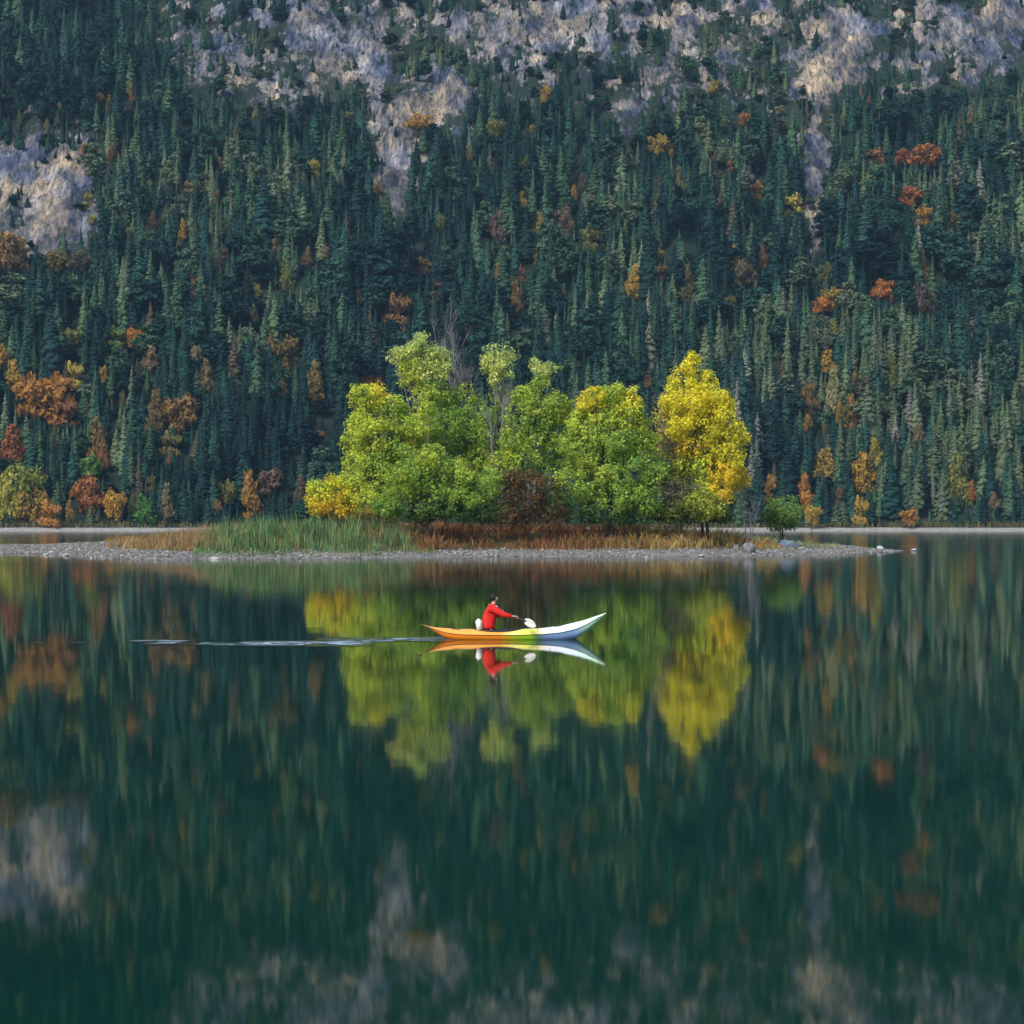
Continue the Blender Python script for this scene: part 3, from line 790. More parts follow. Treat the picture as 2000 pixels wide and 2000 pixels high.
# grasses and reeds: blades as narrow bent strips
def blades(name, label, cat, P, h, w, cols, rs, spread=.25, tri=False):
    n = len(P)
    a = rs.uniform(0, 6.283, n); ca, sa = np.cos(a), np.sin(a)
    h = h * (.55 + .95 * fbm(P[:, 0] / 1.1, P[:, 1] / 1.6, 808, 3)) * rs.choice([.6, 1, 1, 1.25], n)
    bend = rs.normal(0, spread, (n, 2)) * h[:, None] + (fbm(P[:, 0] / 1.7, P[:, 1] / 1.7, 811, 2)[:, None] - .5) * h[:, None] * .8
    cols = cols * (.55 + .9 * fbm(P[:, 0] / .8, P[:, 1] / 2.2, 813, 3))[:, None]
    wv = np.stack([ca * w, sa * w, 0 * w], 1)
    z = np.zeros(n)
    b0 = P - wv; b1 = P + wv
    mid = P + np.stack([bend[:, 0] * .35, bend[:, 1] * .35, h * .6], 1)
    tip = P + np.stack([bend[:, 0], bend[:, 1], h], 1)
    V = np.stack([b0, b1, mid + wv * .8, mid - wv * .8, tip], 1).reshape(-1, 3)
    k = np.arange(n)[:, None] * 5
    Fc = np.concatenate([k + np.array([[0, 1, 2]]), k + np.array([[0, 2, 3]]), k + np.array([[3, 2, 4]])], 1).reshape(-1, 3)
    me = mesh_np(name, V, Fc, 3, [M['blades']], fcol=np.repeat(cols, 3, 0))
    return tag(link(name, me), label, cat, kind='stuff')

def scatter(nn, px0, px1, y0, y1, rs, smin, smax=99, clump=None):
    x = rs.uniform(-60, 45, nn * 6); y = rs.uniform(y0, y1, nn * 6)
    px = 1000 + x / y * F
    k = (px > px0) & (px < px1)
    x, y, px = x[k], y[k], px[k]
    z, s = island_z(x, y)
    k = (s > smin) & (s < smax)
    if clump is not None: k &= fbm(x / clump, y / clump, 55, 3) > rs.uniform(.36, .6, len(x))
    x, y, z, px, s = x[k][:nn], y[k][:nn], z[k][:nn], px[k][:nn], s[k][:nn]
    return np.stack([x, y, z - .03], 1), px, s
def mixcol(rs, n, cols, jit=.2):
    c = np.array(cols)[rs.integers(0, len(cols), n)]
    return c * rs.uniform(1 - jit, 1 + jit, (n, 1))

rs = np.random.default_rng(21)
P, px, s = scatter(32000, 375, 850, 163, 222, rs, 1.0, 34, 2.6)
taper = sstep(380, 440, px) * sstep(860, 740, px)
h = (0.22 + .4 * sstep(1, 7, s) + .95 * taper * sstep(3, 12, s)) * rs.uniform(.55, 1.25, len(P)) * (0.75 + .5 * fbm(P[:, 0] / 1.3, P[:, 1] / 1.3, 3, 2))
c = mixcol(rs, len(P), [(.07, .18, .06), (.12, .25, .08), (.05, .12, .05), (.18, .24, .08), (.28, .25, .12), (.10, .22, .10)])
c = c * (1 - sstep(770, 860, px)[:, None] * np.array([[-.9, .15, .0]]))
blades('reeds', 'tall green reeds along the left front bank of the island', 'reeds', P, h, rs.uniform(.02, .045, len(P)), c, rs, .12)
P, px, s = scatter(18000, 225, 860, 178, 262, rs, 9, 60, 3.0)
h = .75 * rs.uniform(.5, 1.3, len(P)) * (.6 + .6 * sstep(200, 420, px))
c = mixcol(rs, len(P), [(.30, .20, .10), (.36, .24, .12), (.24, .17, .09), (.22, .20, .09), (.34, .19, .08)])
blades('dry_grass', 'tan dry grass on the left half of the island', 'grass', P, h, rs.uniform(.02, .045, len(P)), c, rs, .3)
P, px, s = scatter(4500, 205, 400, 176, 270, rs, 5.0, 60, 3.0)
h = .6 * rs.uniform(.5, 1.3, len(P))
c = mixcol(rs, len(P), [(.38, .20, .05), (.42, .26, .09), (.30, .16, .05), (.34, .30, .10)])
blades('orange_grass', 'orange grass tufts on the low left spit behind the gravel', 'grass', P, h, rs.uniform(.02, .05, len(P)), c, rs, .35)
P, px, s = scatter(26000, 800, 1560, 165, 232, rs, 6.0, 60, 2.4)
h = .85 * rs.uniform(.4, 1.3, len(P)) * sstep(1600, 1450, px)
t = sstep(1120, 1300, px)[:, None]
c = mixcol(rs, len(P), [(.25, .09, .035), (.32, .13, .05), (.11, .05, .03), (.18, .08, .04), (.28, .16, .07), (.10, .09, .035)]) * (1 - t) + mixcol(rs, len(P), [(.42, .24, .07), (.38, .19, .07), (.36, .28, .10), (.20, .20, .07)]) * t
blades('bracken', 'rust and ochre bracken along the front of the island', 'bracken', P, h, rs.uniform(.03, .07, len(P)), c, rs, .4)
P, px, s = scatter(5000, 1380, 1640, 172, 262, rs, 4.0, 30, 2.4)
h = .4 * rs.uniform(.4, 1.3, len(P))
c = mixcol(rs, len(P), [(.24, .30, .12), (.32, .34, .16), (.18, .22, .09)])
blades('spit_grass', 'short pale green grass at the right end of the island', 'grass', P, h, rs.uniform(.03, .05, len(P)), c, rs, .4)

# far shore fringe: low ochre and olive scrub above the gravel line
x = rng.uniform(-230, 230, 9000); y = shore(x) + rng.uniform(9, 24, 9000)
P = np.stack([x, y, terrain_z(x, y) - .05], 1)
blades('shore_scrub', 'low olive and rusty scrub behind the far gravel shore', 'scrub', P, rng.uniform(.5, 2.2, 9000), rng.uniform(.10, .3, 9000), mixcol(rng, 9000, [(.10, .10, .04), (.20, .12, .05), (.07, .10, .04), (.15, .13, .06)]), rng, .3)

# stones
def stone_mesh(seed, mat):
    bm = bmesh.new(); bmesh.ops.create_icosphere(bm, subdivisions=2, radius=1)
    r = random.Random(seed); ax = [Vector((r.uniform(-1, 1), r.uniform(-1, 1), r.uniform(-1, 1))).normalized() for _ in range(9)]
    of = [r.uniform(.55, .9) for _ in ax]
    for v in bm.verts:
        for a, o in zip(ax, of):
            q = v.co.dot(a)
            if q > o: v.co -= a * (q - o)
        v.co.z *= .62
    me = bpy.data.meshes.new('stone'); bm.to_mesh(me); bm.free(); me.materials.append(mat)
    return me
ST = [stone_mesh(i, M['boulder']) for i in range(4)] + [stone_mesh(10 + i, M['palestone']) for i in range(4)] + [stone_mesh(20, M['bluestone'])]
def stone(px, py, wpx, kind, label, squash=1.0, D=None, group=None):
    D = D or gD(min(max(py + 4, 1066), 1100))
    x = gx(px, D); w = wpx / F * D / 2
    z = max(iz1(x, D), 0.0)
    o = link('boulder', ST[kind]); o.location = (x, D, z + w * .22 * squash); o.scale = (w, w * .8, w * squash)
    o.rotation_euler = (0, 0, random.uniform(0, 6))
    return tag(o, label, 'boulder', group or 'boulders on the island shore')
stone(1462, 1045, 34, 1, 'largest grey boulder at the right end of the island', 1.5, 214)
stone(1438, 1042, 26, 2, 'mid grey boulder touching the left side of the largest island boulder', 1.2, 216)
stone(1536, 1052, 46, 8, 'dark blue-grey boulder below the round green bush', .9, 228)
stone(1560, 1046, 22, 8, 'small blue-grey boulder just right of the dark blue-grey one', 1.0, 232)
stone(1520, 1046, 16, 5, 'small pale stone on top of the bank beside the blue-grey boulder', 1.0, 232)
stone(1718, 1074, 17, 4, 'pale stone standing near the tip of the gravel spit', 1.1, 250)
stone(1785, 1074, 15, 5, 'pale stone alone in the water beyond the spit tip', .9, 248)
stone(89, 1086, 12, 6, 'left one of two bright stones at the left waterline', 1.0, 214)
stone(129, 1086, 14, 7, 'right one of two bright stones at the left waterline', 1.0, 210)
stone(52, 1078, 10, 6, 'small bright stone at the far left of the spit', 1.0, 228)
stone(1263, 1085, 10, 6, 'lone white stone on the gravel in front of the yellow tree', 1.1, 196)
stone(1370, 1073, 13, 5, 'pale stone on the gravel below the right yellow crown', 1.1, 206)
stone(418, 1087, 22, 4, 'low pale stone below the left end of the reeds', .6, 192)
stone(272, 1086, 28, 0, 'flat grey stone in the middle of the left gravel bar', .5, 198)
for i in range(46):
    px = random.choice([random.uniform(0, 390), random.uniform(950, 1740), random.uniform(1450, 1740)]); D = random.uniform(171, 190) if px > 140 and px < 1560 else random.uniform(200, 246)
    if sdf(np.array([gx(px, D)]), np.array([D]))[0] < .4: continue
    stone(px, 1085, random.uniform(7, 15), random.randrange(8), ('grey ' if i % 2 else 'pale ') + 'stone lying loose on the gravel shore of the island', random.uniform(.7, 1.1), D, 'loose stones on the gravel')
# gravel as one mass
rs = np.random.default_rng(77)
P, px, s = scatter(9000, -60, 1770, 163, 262, rs, .05, 7.0)
P2, _, _ = scatter(3500, -60, 250, 163, 300, rs, 6, 90)
P3, _, _ = scatter(2500, 1480, 1770, 163, 300, rs, 6, 60)
P = np.concatenate([P, P2, P3])
oct_v = np.array([(1, 0, 0), (-1, 0, 0), (0, 1, 0), (0, -1, 0), (0, 0, .7), (0, 0, -.7)]); oct_f = np.array([(0, 2, 4), (2, 1, 4), (1, 3, 4), (3, 0, 4), (2, 0, 5), (1, 2, 5), (3, 1, 5), (0, 3, 5)])
sz = rs.uniform(.05, .17, (len(P), 1, 1)) * rs.uniform(.7, 1.3, (len(P), 1, 3))
an = rs.uniform(0, 6.28, len(P)); rc, rsn = np.cos(an), np.sin(an)
ov = oct_v[None] * sz
ov = np.stack([ov[..., 0] * rc[:, None] - ov[..., 1] * rsn[:, None], ov[..., 0] * rsn[:, None] + ov[..., 1] * rc[:, None], ov[..., 2]], -1) + P[:, None] + np.array([0, 0, .05])
ff = (np.arange(len(P))[:, None, None] * 6 + oct_f[None]).reshape(-1, 3)
gcol = np.repeat(mixcol(rs, len(P), [(.27, .27, .26), (.42, .41, .39), (.15, .155, .16), (.21, .205, .19), (.24, .19, .14)]), 8, 0)
tag(link('gravel', mesh_np('gravel', ov.reshape(-1, 3), ff, 3, [M['blades']], fcol=gcol)), 'pale grey gravel and pebbles along the island waterline', 'gravel', kind='stuff')

# ------------------------------------------------------------------ island trees
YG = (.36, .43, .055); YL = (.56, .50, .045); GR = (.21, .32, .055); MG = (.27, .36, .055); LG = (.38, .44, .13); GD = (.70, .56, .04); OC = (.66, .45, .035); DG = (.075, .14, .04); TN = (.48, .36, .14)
def island_tree(name, label, cat, D0, base_px, blobs, leaf=.165, dens=19, trunks=1, tr=.16, bark='bark', jit=.38, trunk_top=None, seed=0, group='leafy trees on the island', puff=.3):
    """blobs: (px, py, rx, ry, colour[, dD]) in photo pixels, set at distance D0+dD"""
    rs = np.random.default_rng(900 + seed)
    bx = gx(base_px, D0); bz = iz1(bx, D0) - .15
    e = empty(name, (bx, D0, bz), label, cat, group)
    W = []; cols = []
    for b in blobs:
        dd = b[5] if len(b) > 5 else rs.uniform(-1.2, 1.2)
        D = D0 + dd
        rx = b[2] / F * D * 1.17; rz = b[3] / F * D * 1.12
        W.append((gx(b[0], D) - bx, dd, gz(b[1], D) - bz, rx, (rx + rz) / 2 * 1.05, rz)); cols.append(b[4])
    C, Nn, Bi = puff_crown(W, leaf, dens, rs, puff)
    k = C[:, 2] > .15
    C, Nn, Bi = C[k], Nn[k], Bi[k]
    thin = fbm(C[:, 0] / .7 + 9, C[:, 2] / .6 + C[:, 1] / .8, 700 + seed, 3) > rs.uniform(.33, .50, len(C))
    C, Nn, Bi = C[thin], Nn[thin], Bi[thin]
    v, f = leaf_quads(C, Nn, leaf * rs.uniform(.7, 1.35, (len(C), 1)), rs)
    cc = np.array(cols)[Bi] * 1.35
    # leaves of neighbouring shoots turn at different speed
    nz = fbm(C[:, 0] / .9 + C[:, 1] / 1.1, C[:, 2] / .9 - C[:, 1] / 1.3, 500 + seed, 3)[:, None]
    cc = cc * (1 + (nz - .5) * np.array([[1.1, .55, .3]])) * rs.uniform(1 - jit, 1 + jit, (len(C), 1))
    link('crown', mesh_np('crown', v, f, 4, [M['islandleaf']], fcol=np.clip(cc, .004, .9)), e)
    mb = MB(); r = random.Random(seed)
    Ws = sorted(W, key=lambda w: w[2])
    top = max(Ws, key=lambda w: w[2])
    stems = []
    for t in range(trunks):
        ox = r.uniform(-.5, .5) * (trunks > 1); tgt = top if t == 0 else r.choice(W)
        p = [Vector((ox, 0, 0)), Vector((ox + (tgt[0] - ox) * .25 + r.uniform(-.15, .15), tgt[1] * .3, tgt[2] * .35)), Vector((ox + (tgt[0] - ox) * .6 + r.uniform(-.2, .2), tgt[1] * .7, tgt[2] * .68)), Vector((tgt[0], tgt[1], tgt[2] + .2))]
        mb.tube(p, [tr, tr * .8, tr * .5, tr * .18], 7); stems.append(p)
    for w in W:
        p = r.choice(stems); a = p[1].lerp(p[2], r.random()) if w[2] > p[1].z * 1.1 else p[0].lerp(p[1], r.uniform(.3, .9))
        q = Vector((w[0], w[1], w[2] + w[5] * .3)); m = a.lerp(q, .5) + Vector((r.uniform(-.2, .2), r.uniform(-.2, .2), -.15))
        mb.tube([a, m, q], [tr * .45, tr * .3, tr * .12], 5)
        for _ in range(4):
            c2 = Vector((w[0] + r.uniform(-1, 1) * w[3] * .8, w[1] + r.uniform(-1, 1) * w[4] * .8, w[2] + r.uniform(-.6, 1) * w[5] * .9))
            s0 = m.lerp(q, r.random()); mb.tube([s0, s0.lerp(c2, .5) + Vector((0, 0, .08)), c2], [tr * .2, tr * .13, tr * .05], 4)
    mb.build('trunk', M[bark], e, True)
    return e

island_tree('leafy_bush', 'low yellow bush at the far left end of the island trees', 'bush', 219, 655,
            [(648, 965, 42, 30, YL), (625, 975, 24, 26, YL), (620, 950, 18, 14, YG), (680, 960, 36, 30, YG), (660, 992, 44, 20, (.5, .36, .03)), (715, 975, 30, 26, YG)], trunks=3, tr=.07, seed=1)
island_tree('leafy_tree', 'yellow-green tree with a stepped crown above the low yellow bush', 'tree', 223, 750,
            [(708, 770, 22, 20, YG), (735, 775, 30, 24, YL), (725, 815, 36, 30, YG), (700, 860, 26, 32, YG), (735, 850, 40, 34, YG), (785, 870, 38, 34, MG), (700, 905, 28, 24, YG), (750, 915, 46, 34, MG), (820, 800, 24, 36, YG), (800, 840, 34, 34, YG), (770, 800, 26, 24, MG), (725, 945, 36, 30, MG), (690, 885, 20, 18, YG)], trunks=2, tr=.17, seed=2)
island_tree('leafy_tree', 'dense green rounded tree at the front left of the island', 'tree', 214, 840,
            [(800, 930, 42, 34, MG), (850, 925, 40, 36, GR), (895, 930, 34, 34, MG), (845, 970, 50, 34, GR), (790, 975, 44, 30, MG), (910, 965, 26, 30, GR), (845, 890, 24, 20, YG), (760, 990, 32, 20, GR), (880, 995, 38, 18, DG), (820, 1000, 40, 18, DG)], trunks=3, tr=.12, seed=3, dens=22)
island_tree('leafy_tree', 'tallest pale yellow-green tree rising left of the bare grey branches', 'tree', 229, 845,
            [(828, 668, 16, 20, LG), (815, 695, 34, 26, LG), (850, 700, 24, 22, LG), (800, 725, 24, 20, YG), (830, 730, 28, 22, LG), (772, 700, 12, 14, LG), (840, 765, 22, 18, MG), (865, 725, 16, 16, LG), (800, 750, 18, 16, YG), (870, 830, 34, 32, GR), (860, 870, 34, 30, GR), (880, 790, 26, 30, GR), (905, 880, 26, 26, MG), (850, 770, 24, 30, MG)], trunks=1, tr=.16, bark='greybark', seed=4, dens=16)
island_tree('leafy_tree', 'slim green tree with a separate tuft at the top, middle of the island', 'tree', 230, 965,
            [(978, 690, 24, 22, LG), (962, 712, 20, 20, LG), (985, 722, 22, 18, LG), (970, 745, 14, 14, LG), (912, 768, 16, 20, YG), (925, 810, 28, 28, GR), (935, 850, 32, 32, GR), (955, 810, 18, 22, GR), (905, 850, 24, 30, DG), (950, 890, 32, 26, MG), (925, 905, 28, 24, MG), (980, 780, 18, 22, MG), (975, 840, 24, 30, GR), (985, 870, 26, 26, GR)], trunks=1, tr=.14, bark='greybark', seed=5, dens=16)
island_tree('leafy_tree', 'ragged mid green tree between the slim tree and the round one', 'tree', 226, 1035,
            [(1050, 715, 16, 14, LG), (1078, 722, 18, 12, LG), (1058, 745, 16, 16, MG), (1030, 778, 30, 22, MG), (1062, 790, 32, 26, MG), (1015, 805, 24, 22, MG), (1050, 825, 34, 22, GR), (1095, 805, 22, 30, MG), (1005, 860, 30, 26, MG), (1045, 865, 38, 26, GR), (990, 900, 28, 20, YG), (1035, 905, 34, 18, GR), (1085, 850, 30, 30, MG), (1080, 890, 30, 24, GR)], trunks=2, tr=.15, bark='greybark', seed=6)
island_tree('leafy_tree', 'broad round green tree with a yellowing top, right of the middle', 'tree', 220, 1190,
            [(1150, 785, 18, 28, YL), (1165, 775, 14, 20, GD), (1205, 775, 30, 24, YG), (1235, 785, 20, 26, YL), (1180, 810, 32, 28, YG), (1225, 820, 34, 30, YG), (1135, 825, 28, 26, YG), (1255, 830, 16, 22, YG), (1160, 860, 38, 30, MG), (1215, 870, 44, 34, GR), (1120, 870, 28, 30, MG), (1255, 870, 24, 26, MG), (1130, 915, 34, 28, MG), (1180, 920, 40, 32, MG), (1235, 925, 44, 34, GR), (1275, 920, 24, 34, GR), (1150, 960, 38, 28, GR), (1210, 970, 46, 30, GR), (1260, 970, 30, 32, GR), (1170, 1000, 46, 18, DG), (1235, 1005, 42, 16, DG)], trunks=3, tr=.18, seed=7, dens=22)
island_tree('leafy_tree', 'bright golden yellow tree at the right end of the island', 'tree', 222, 1378,
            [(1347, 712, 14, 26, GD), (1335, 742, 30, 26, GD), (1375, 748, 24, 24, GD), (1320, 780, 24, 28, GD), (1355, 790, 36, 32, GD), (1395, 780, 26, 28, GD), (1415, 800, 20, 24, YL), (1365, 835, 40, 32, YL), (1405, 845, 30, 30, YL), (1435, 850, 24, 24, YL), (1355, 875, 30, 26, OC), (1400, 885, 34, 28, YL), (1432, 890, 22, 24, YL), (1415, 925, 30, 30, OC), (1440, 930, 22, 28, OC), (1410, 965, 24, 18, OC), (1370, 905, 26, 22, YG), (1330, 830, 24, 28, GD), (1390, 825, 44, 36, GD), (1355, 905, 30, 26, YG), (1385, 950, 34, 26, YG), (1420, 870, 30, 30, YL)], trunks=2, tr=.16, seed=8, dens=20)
island_tree('leafy_tree', 'thin tan-leaved tree on the left flank of the golden yellow tree', 'tree', 225, 1325,
            [(1300, 790, 14, 24, TN), (1295, 830, 16, 26, TN), (1308, 860, 20, 26, (.26, .18, .07)), (1290, 880, 14, 20, TN), (1322, 905, 24, 24, (.16, .15, .05)), (1310, 930, 20, 22, (.20, .19, .06)), (1335, 930, 30, 30, (.30, .30, .05)), (1300, 810, 18, 24, (.6, .5, .1)), (1290, 870, 26, 36, YG), (1300, 920, 24, 30, MG)], trunks=2, tr=.1, bark='greybark', seed=9, dens=8)
island_tree('leafy_bush', 'dark grey-brown bush beneath the golden yellow tree', 'bush', 220, 1330,
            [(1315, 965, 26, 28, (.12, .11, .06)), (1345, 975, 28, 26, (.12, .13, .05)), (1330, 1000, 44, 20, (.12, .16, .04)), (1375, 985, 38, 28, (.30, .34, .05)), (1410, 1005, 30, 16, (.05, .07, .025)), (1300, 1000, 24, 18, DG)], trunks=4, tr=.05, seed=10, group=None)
island_tree('leafy_bush', 'dark red-brown bush in the hollow between the green trees', 'bush', 217, 1030,
            [(1000, 955, 30, 28, (.10, .07, .03)), (1040, 950, 40, 30, (.12, .075, .03)), (1075, 965, 28, 28, (.10, .08, .03)), (1020, 985, 46, 26, (.08, .055, .03)), (1065, 1000, 44, 24, (.10, .06, .025)), (975, 990, 26, 24, DG), (1000, 1010, 36, 18, (.10, .06, .03)), (965, 950, 26, 26, GR), (1085, 935, 26, 20, MG), (1010, 930, 34, 14, (.08, .055, .025))], trunks=6, tr=.05, bark='redtwig', seed=11, dens=9, group=None)
island_tree('leafy_bush', 'round dark green bush standing alone at the right end of the island', 'bush', 232, 1527,
            [(1527, 990, 28, 22, (.17, .27, .07)), (1515, 1005, 22, 20, (.13, .22, .06)), (1540, 1005, 24, 20, (.15, .25, .06)), (1527, 1022, 30, 16, (.10, .17, .05))], trunks=3, tr=.06, seed=12, dens=22, group=None)
island_tree('leafy_bush', 'dark green undergrowth between the dense green tree and the red-brown bush', 'bush', 224, 945,
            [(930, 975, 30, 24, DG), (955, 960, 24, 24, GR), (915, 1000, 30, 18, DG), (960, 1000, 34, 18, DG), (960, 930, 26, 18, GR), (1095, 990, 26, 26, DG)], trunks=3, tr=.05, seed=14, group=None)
island_tree('leafy_bush', 'small ochre bush on the crest above the reeds', 'bush', 232, 740, [(735, 1005, 30, 12, (.22, .15, .05)), (700, 1008, 26, 10, (.26, .18, .08)), (765, 1008, 26, 12, (.2, .18, .05))], trunks=3, tr=.04, seed=13, group=None)

def bare_tree(label, D0, bpx, tops, seed, tr=.15):
    r = random.Random(seed); bx = gx(bpx, D0); bz = iz1(bx, D0) - .1
    e = empty('bare_tree', (bx, D0, bz), label, 'tree')
    tk = MB(); br = MB()
    def grow(p, dr, L, rad, lvl):
        q = p + dr * L
        br.tube([p, p.lerp(q, .5) + Vector((r.uniform(-.1, .1), r.uniform(-.1, .1), 0)) * L * .5, q], [rad, rad * .8, rad * .55], 4, False)
        if lvl <= 0: return
        for _ in range(3):
            nd = (dr + Vector((r.uniform(-.55, .55), r.uniform(-.55, .55), r.uniform(-.1, .5)))).normalized()
            grow(p.lerp(q, r.uniform(.45, 1)), nd, L * r.uniform(.55, .8), rad * .55, lvl - 1)
    for (tpx_, tpy_) in tops:
        tp = Vector((gx(tpx_, D0) - bx, r.uniform(-.8, .8), gz(tpy_, D0) - bz))
        pts = [Vector((0, 0, 0)), tp * .35 + Vector((r.uniform(-.2, .2), 0, 0)), tp * .7 + Vector((r.uniform(-.2, .2), 0, 0)), tp]
        tk.tube(pts, [tr, tr * .75, tr * .45, tr * .12], 6)
        for i in range(15):
            t = r.uniform(.45, .97); p = pts[1].lerp(pts[3], (t - .35) / .65) if t > .35 else pts[0]
            a = r.uniform(0, 6.28)
            grow(p, Vector((math.cos(a) * .5, math.sin(a) * .5, .85)).normalized(), tp.z * .11 * r.uniform(.5, 1.2), .035, 3)
    tk.build('trunk', M['greybark'], e, True); br.build('bare_branches', M['greybark'], e)
bare_tree('bare grey tree with upright twigs behind the tallest yellow-green crown', 233, 905, [(868, 660), (884, 650), (900, 700)], 1, .13)
bare_tree('bare grey stem rising through the gap left of the slim tree', 228, 975, [(985, 770), (958, 800)], 2, .13)
bare_tree('bare grey bush at the right end beside the golden tree', 224, 1460, [(1445, 960), (1470, 975), (1485, 985)], 3, .07)

# ------------------------------------------------------------------ kayak
KY = 60.75
M['hull'] = None
def kayak_mat(name, stops):
    m, nt, b = new_mat(name)
    tc = nt.nodes.new('ShaderNodeTexCoord'); sp_ = nt.nodes.new('ShaderNodeSeparateXYZ'); nt.links.new(tc.outputs['Object'], sp_.inputs[0])
    mr = nt.nodes.new('ShaderNodeMapRange'); mr.inputs['From Min'].default_value = -2.4; mr.inputs['From Max'].default_value = 2.4
    nt.links.new(sp_.outputs['X'], mr.inputs[0])
    r = ramp(nt, stops); nt.links.new(mr.outputs[0], r.inputs[0]); nt.links.new(r.outputs[0], b.inputs['Base Color'])
    b.inputs['Roughness'].default_value = .28; b.inputs['Specular IOR Level'].default_value = .5
    return m
def xp(px): return ((px - 1002) / 77 + 2.4) / 4.8
hull_m = kayak_mat('kayak_hull_colours', [(xp(817), (.74, .21, .02)), (xp(850), (.80, .22, .01)), (xp(975), (.82, .24, .015)), (xp(1005), (.42, .46, .02)), (xp(1035), (.30, .55, .02)), (xp(1050), (.22, .36, .10)), (xp(1062), (.20, .30, .50)), (xp(1120), (.22, .36, .60)), (xp(1150), (.5, .75, .6)), (xp(1187), (.5, .8, .45))])  # fade from end to end in deeper, bluer tones than the deck
deck_m = kayak_mat('kayak_deck_colours', [(xp(817), (.84, .38, .08)), (xp(835), (.90, .38, .06)), (xp(975), (.92, .40, .07)), (xp(1002), (.85, .72, .2)), (xp(1040), (.85, .80, .10)), (xp(1056), (.88, .74, .45)), (xp(1075), (.84, .84, .88)), (xp(1115), (.78, .84, .92)), (xp(1150), (.66, .88, .72)), (xp(1187), (.55, .82, .42))])
dark_m = simple('black_plastic', (.03, .03, .035), (.02, .02, .022), 10, .4, .4)
white_m = simple('white_plastic', (.86, .84, .80), (.80, .78, .74), 5, .35, .4)
kayak = empty('kayak', (gx(1002, KY), KY, 0), 'orange, lime and white kayak with upturned ends carrying the paddler', 'kayak')
xk = np.linspace(-2.4, 2.4, 61)
deck_z = np.interp(xk, [-2.4, -2.2, -1.97, -1.4, -1.0, 0, .75, 1.27, 1.8, 2.4], [.385, .335, .295, .260, .25, .25, .280, .35, .475, .68])
keel_z = np.interp(xk, [-2.4, -2.15, -1.95, -1.72, -1.4, 0, 1.2, 1.62, 1.9, 2.15, 2.4], [.40, .27, .14, .0, -.08, -.11, -.09, .0, .20, .42, .67])
hw = .335 * (1 - np.abs(xk / 2.42) ** 2.3) + .012
sheer_z = keel_z + (deck_z - keel_z) * .62
def lofted(rows, close=False):
    mb = MB(); n = len(rows[0])
    for r_ in rows: mb.v += [Vector(p) for p in r_]
    for i in range(len(rows) - 1):
        for j in range(n - 1):
            mb.f.append((i * n + j, (i + 1) * n + j, (i + 1) * n + j + 1, i * n + j + 1))
    return mb
rows = []
for i, x in enumerate(xk):
    r_ = []
    for j in range(13):
        a = math.pi * j / 12
        y = -math.cos(a) * hw[i]; z = sheer_z[i] - (sheer_z[i] - keel_z[i]) * (math.sin(a) ** .75)
        r_.append((x, y, z))
    rows.append(r_)
hull = lofted(rows).build('hull', hull_m, kayak, True)
rows = []; keepf = []
for i, x in enumerate(xk):
    r_ = []
    for j in range(13):
        u_ = -1 + 2 * j / 12
        r_.append((x, u_ * hw[i] * (1.0 if abs(u_) < 1 else 1.012), sheer_z[i] + .003 + (deck_z[i] - sheer_z[i]) * (1 - abs(u_) ** 2.2)))
    rows.append(r_)
mbk = lofted(rows)
CX, CRX, CRY = -.38, .62, .245
mbk.f = [f for f in mbk.f if not (((sum(mbk.v[k].x for k in f) / 4 - CX) / CRX) ** 2 + ((sum(mbk.v[k].y for k in f) / 4) / CRY) ** 2 < .95)]
deck = mbk.build('deck', deck_m, kayak, True)
mb = MB(); pts = []
for i in range(41):
    a = 2 * math.pi * i / 40; x = CX + math.cos(a) * CRX; y = math.sin(a) * CRY
    h_ = np.interp(x, xk, hw); dz = np.interp(x, xk, deck_z); sz_ = np.interp(x, xk, sheer_z)
    pts.append((x, y, sz_ + (dz - sz_) * (1 - min(1, abs(y / h_)) ** 2.2) + .018))
mb.tube(pts, [.020] * 41, 6, False); mb.build('cockpit_rim', dark_m, kayak, True)
def rbox(name, mat, parent, loc, size, rot=(0, 0, 0), bev=.015):
    bm = bmesh.new(); bmesh.ops.create_cube(bm, size=1)
    for v in bm.verts: v.co = Vector((v.co.x * size[0], v.co.y * size[1], v.co.z * size[2]))
    bmesh.ops.bevel(bm, geom=bm.edges[:], offset=bev, segments=2, affect='EDGES')
    me = bpy.data.meshes.new(name); bm.to_mesh(me); bm.free(); me.materials.append(mat)
    me.polygons.foreach_set('use_smooth', [True] * len(me.polygons))
    o = link(name, me, parent); o.location = loc; o.rotation_euler = rot
    return o
rbox('seat', dark_m, kayak, (-.58, 0, .03), (.42, .36, .06))
rbox('seat_back', white_m, kayak, (-.87, 0, .36), (.15, .42, .32), (0, R(-9), 0), .04)
mb = MB(); mb.tube([(2.33, 0, .685), (2.42, 0, .70)], [.02, .016], 6); mb.tube([(2.42, 0, .66), (2.42, 0, .74)], [.014, .014], 6); mb.build('grab_handle', dark_m, kayak, True)
mb = MB(); mb.tube([(-2.33, 0, .42), (-2.42, 0, .44)], [.02, .016], 6); mb.tube([(-2.42, 0, .40), (-2.42, 0, .47)], [.014, .014], 6); mb.build('grab_handle', dark_m, kayak, True)
mb = MB()
for xx in (.62, .95):
    hwx = float(np.interp(xx, xk, hw)) * .8; dz = float(np.interp(xx, xk, deck_z)); sz_ = float(np.interp(xx, xk, sheer_z))
    mb.tube([(xx, u_ * hwx, sz_ + (dz - sz_) * (1 - abs(u_ * .8) ** 2.2) + .01) for u_ in (-1, -.5, 0, .5, 1)], [.006] * 5, 5)
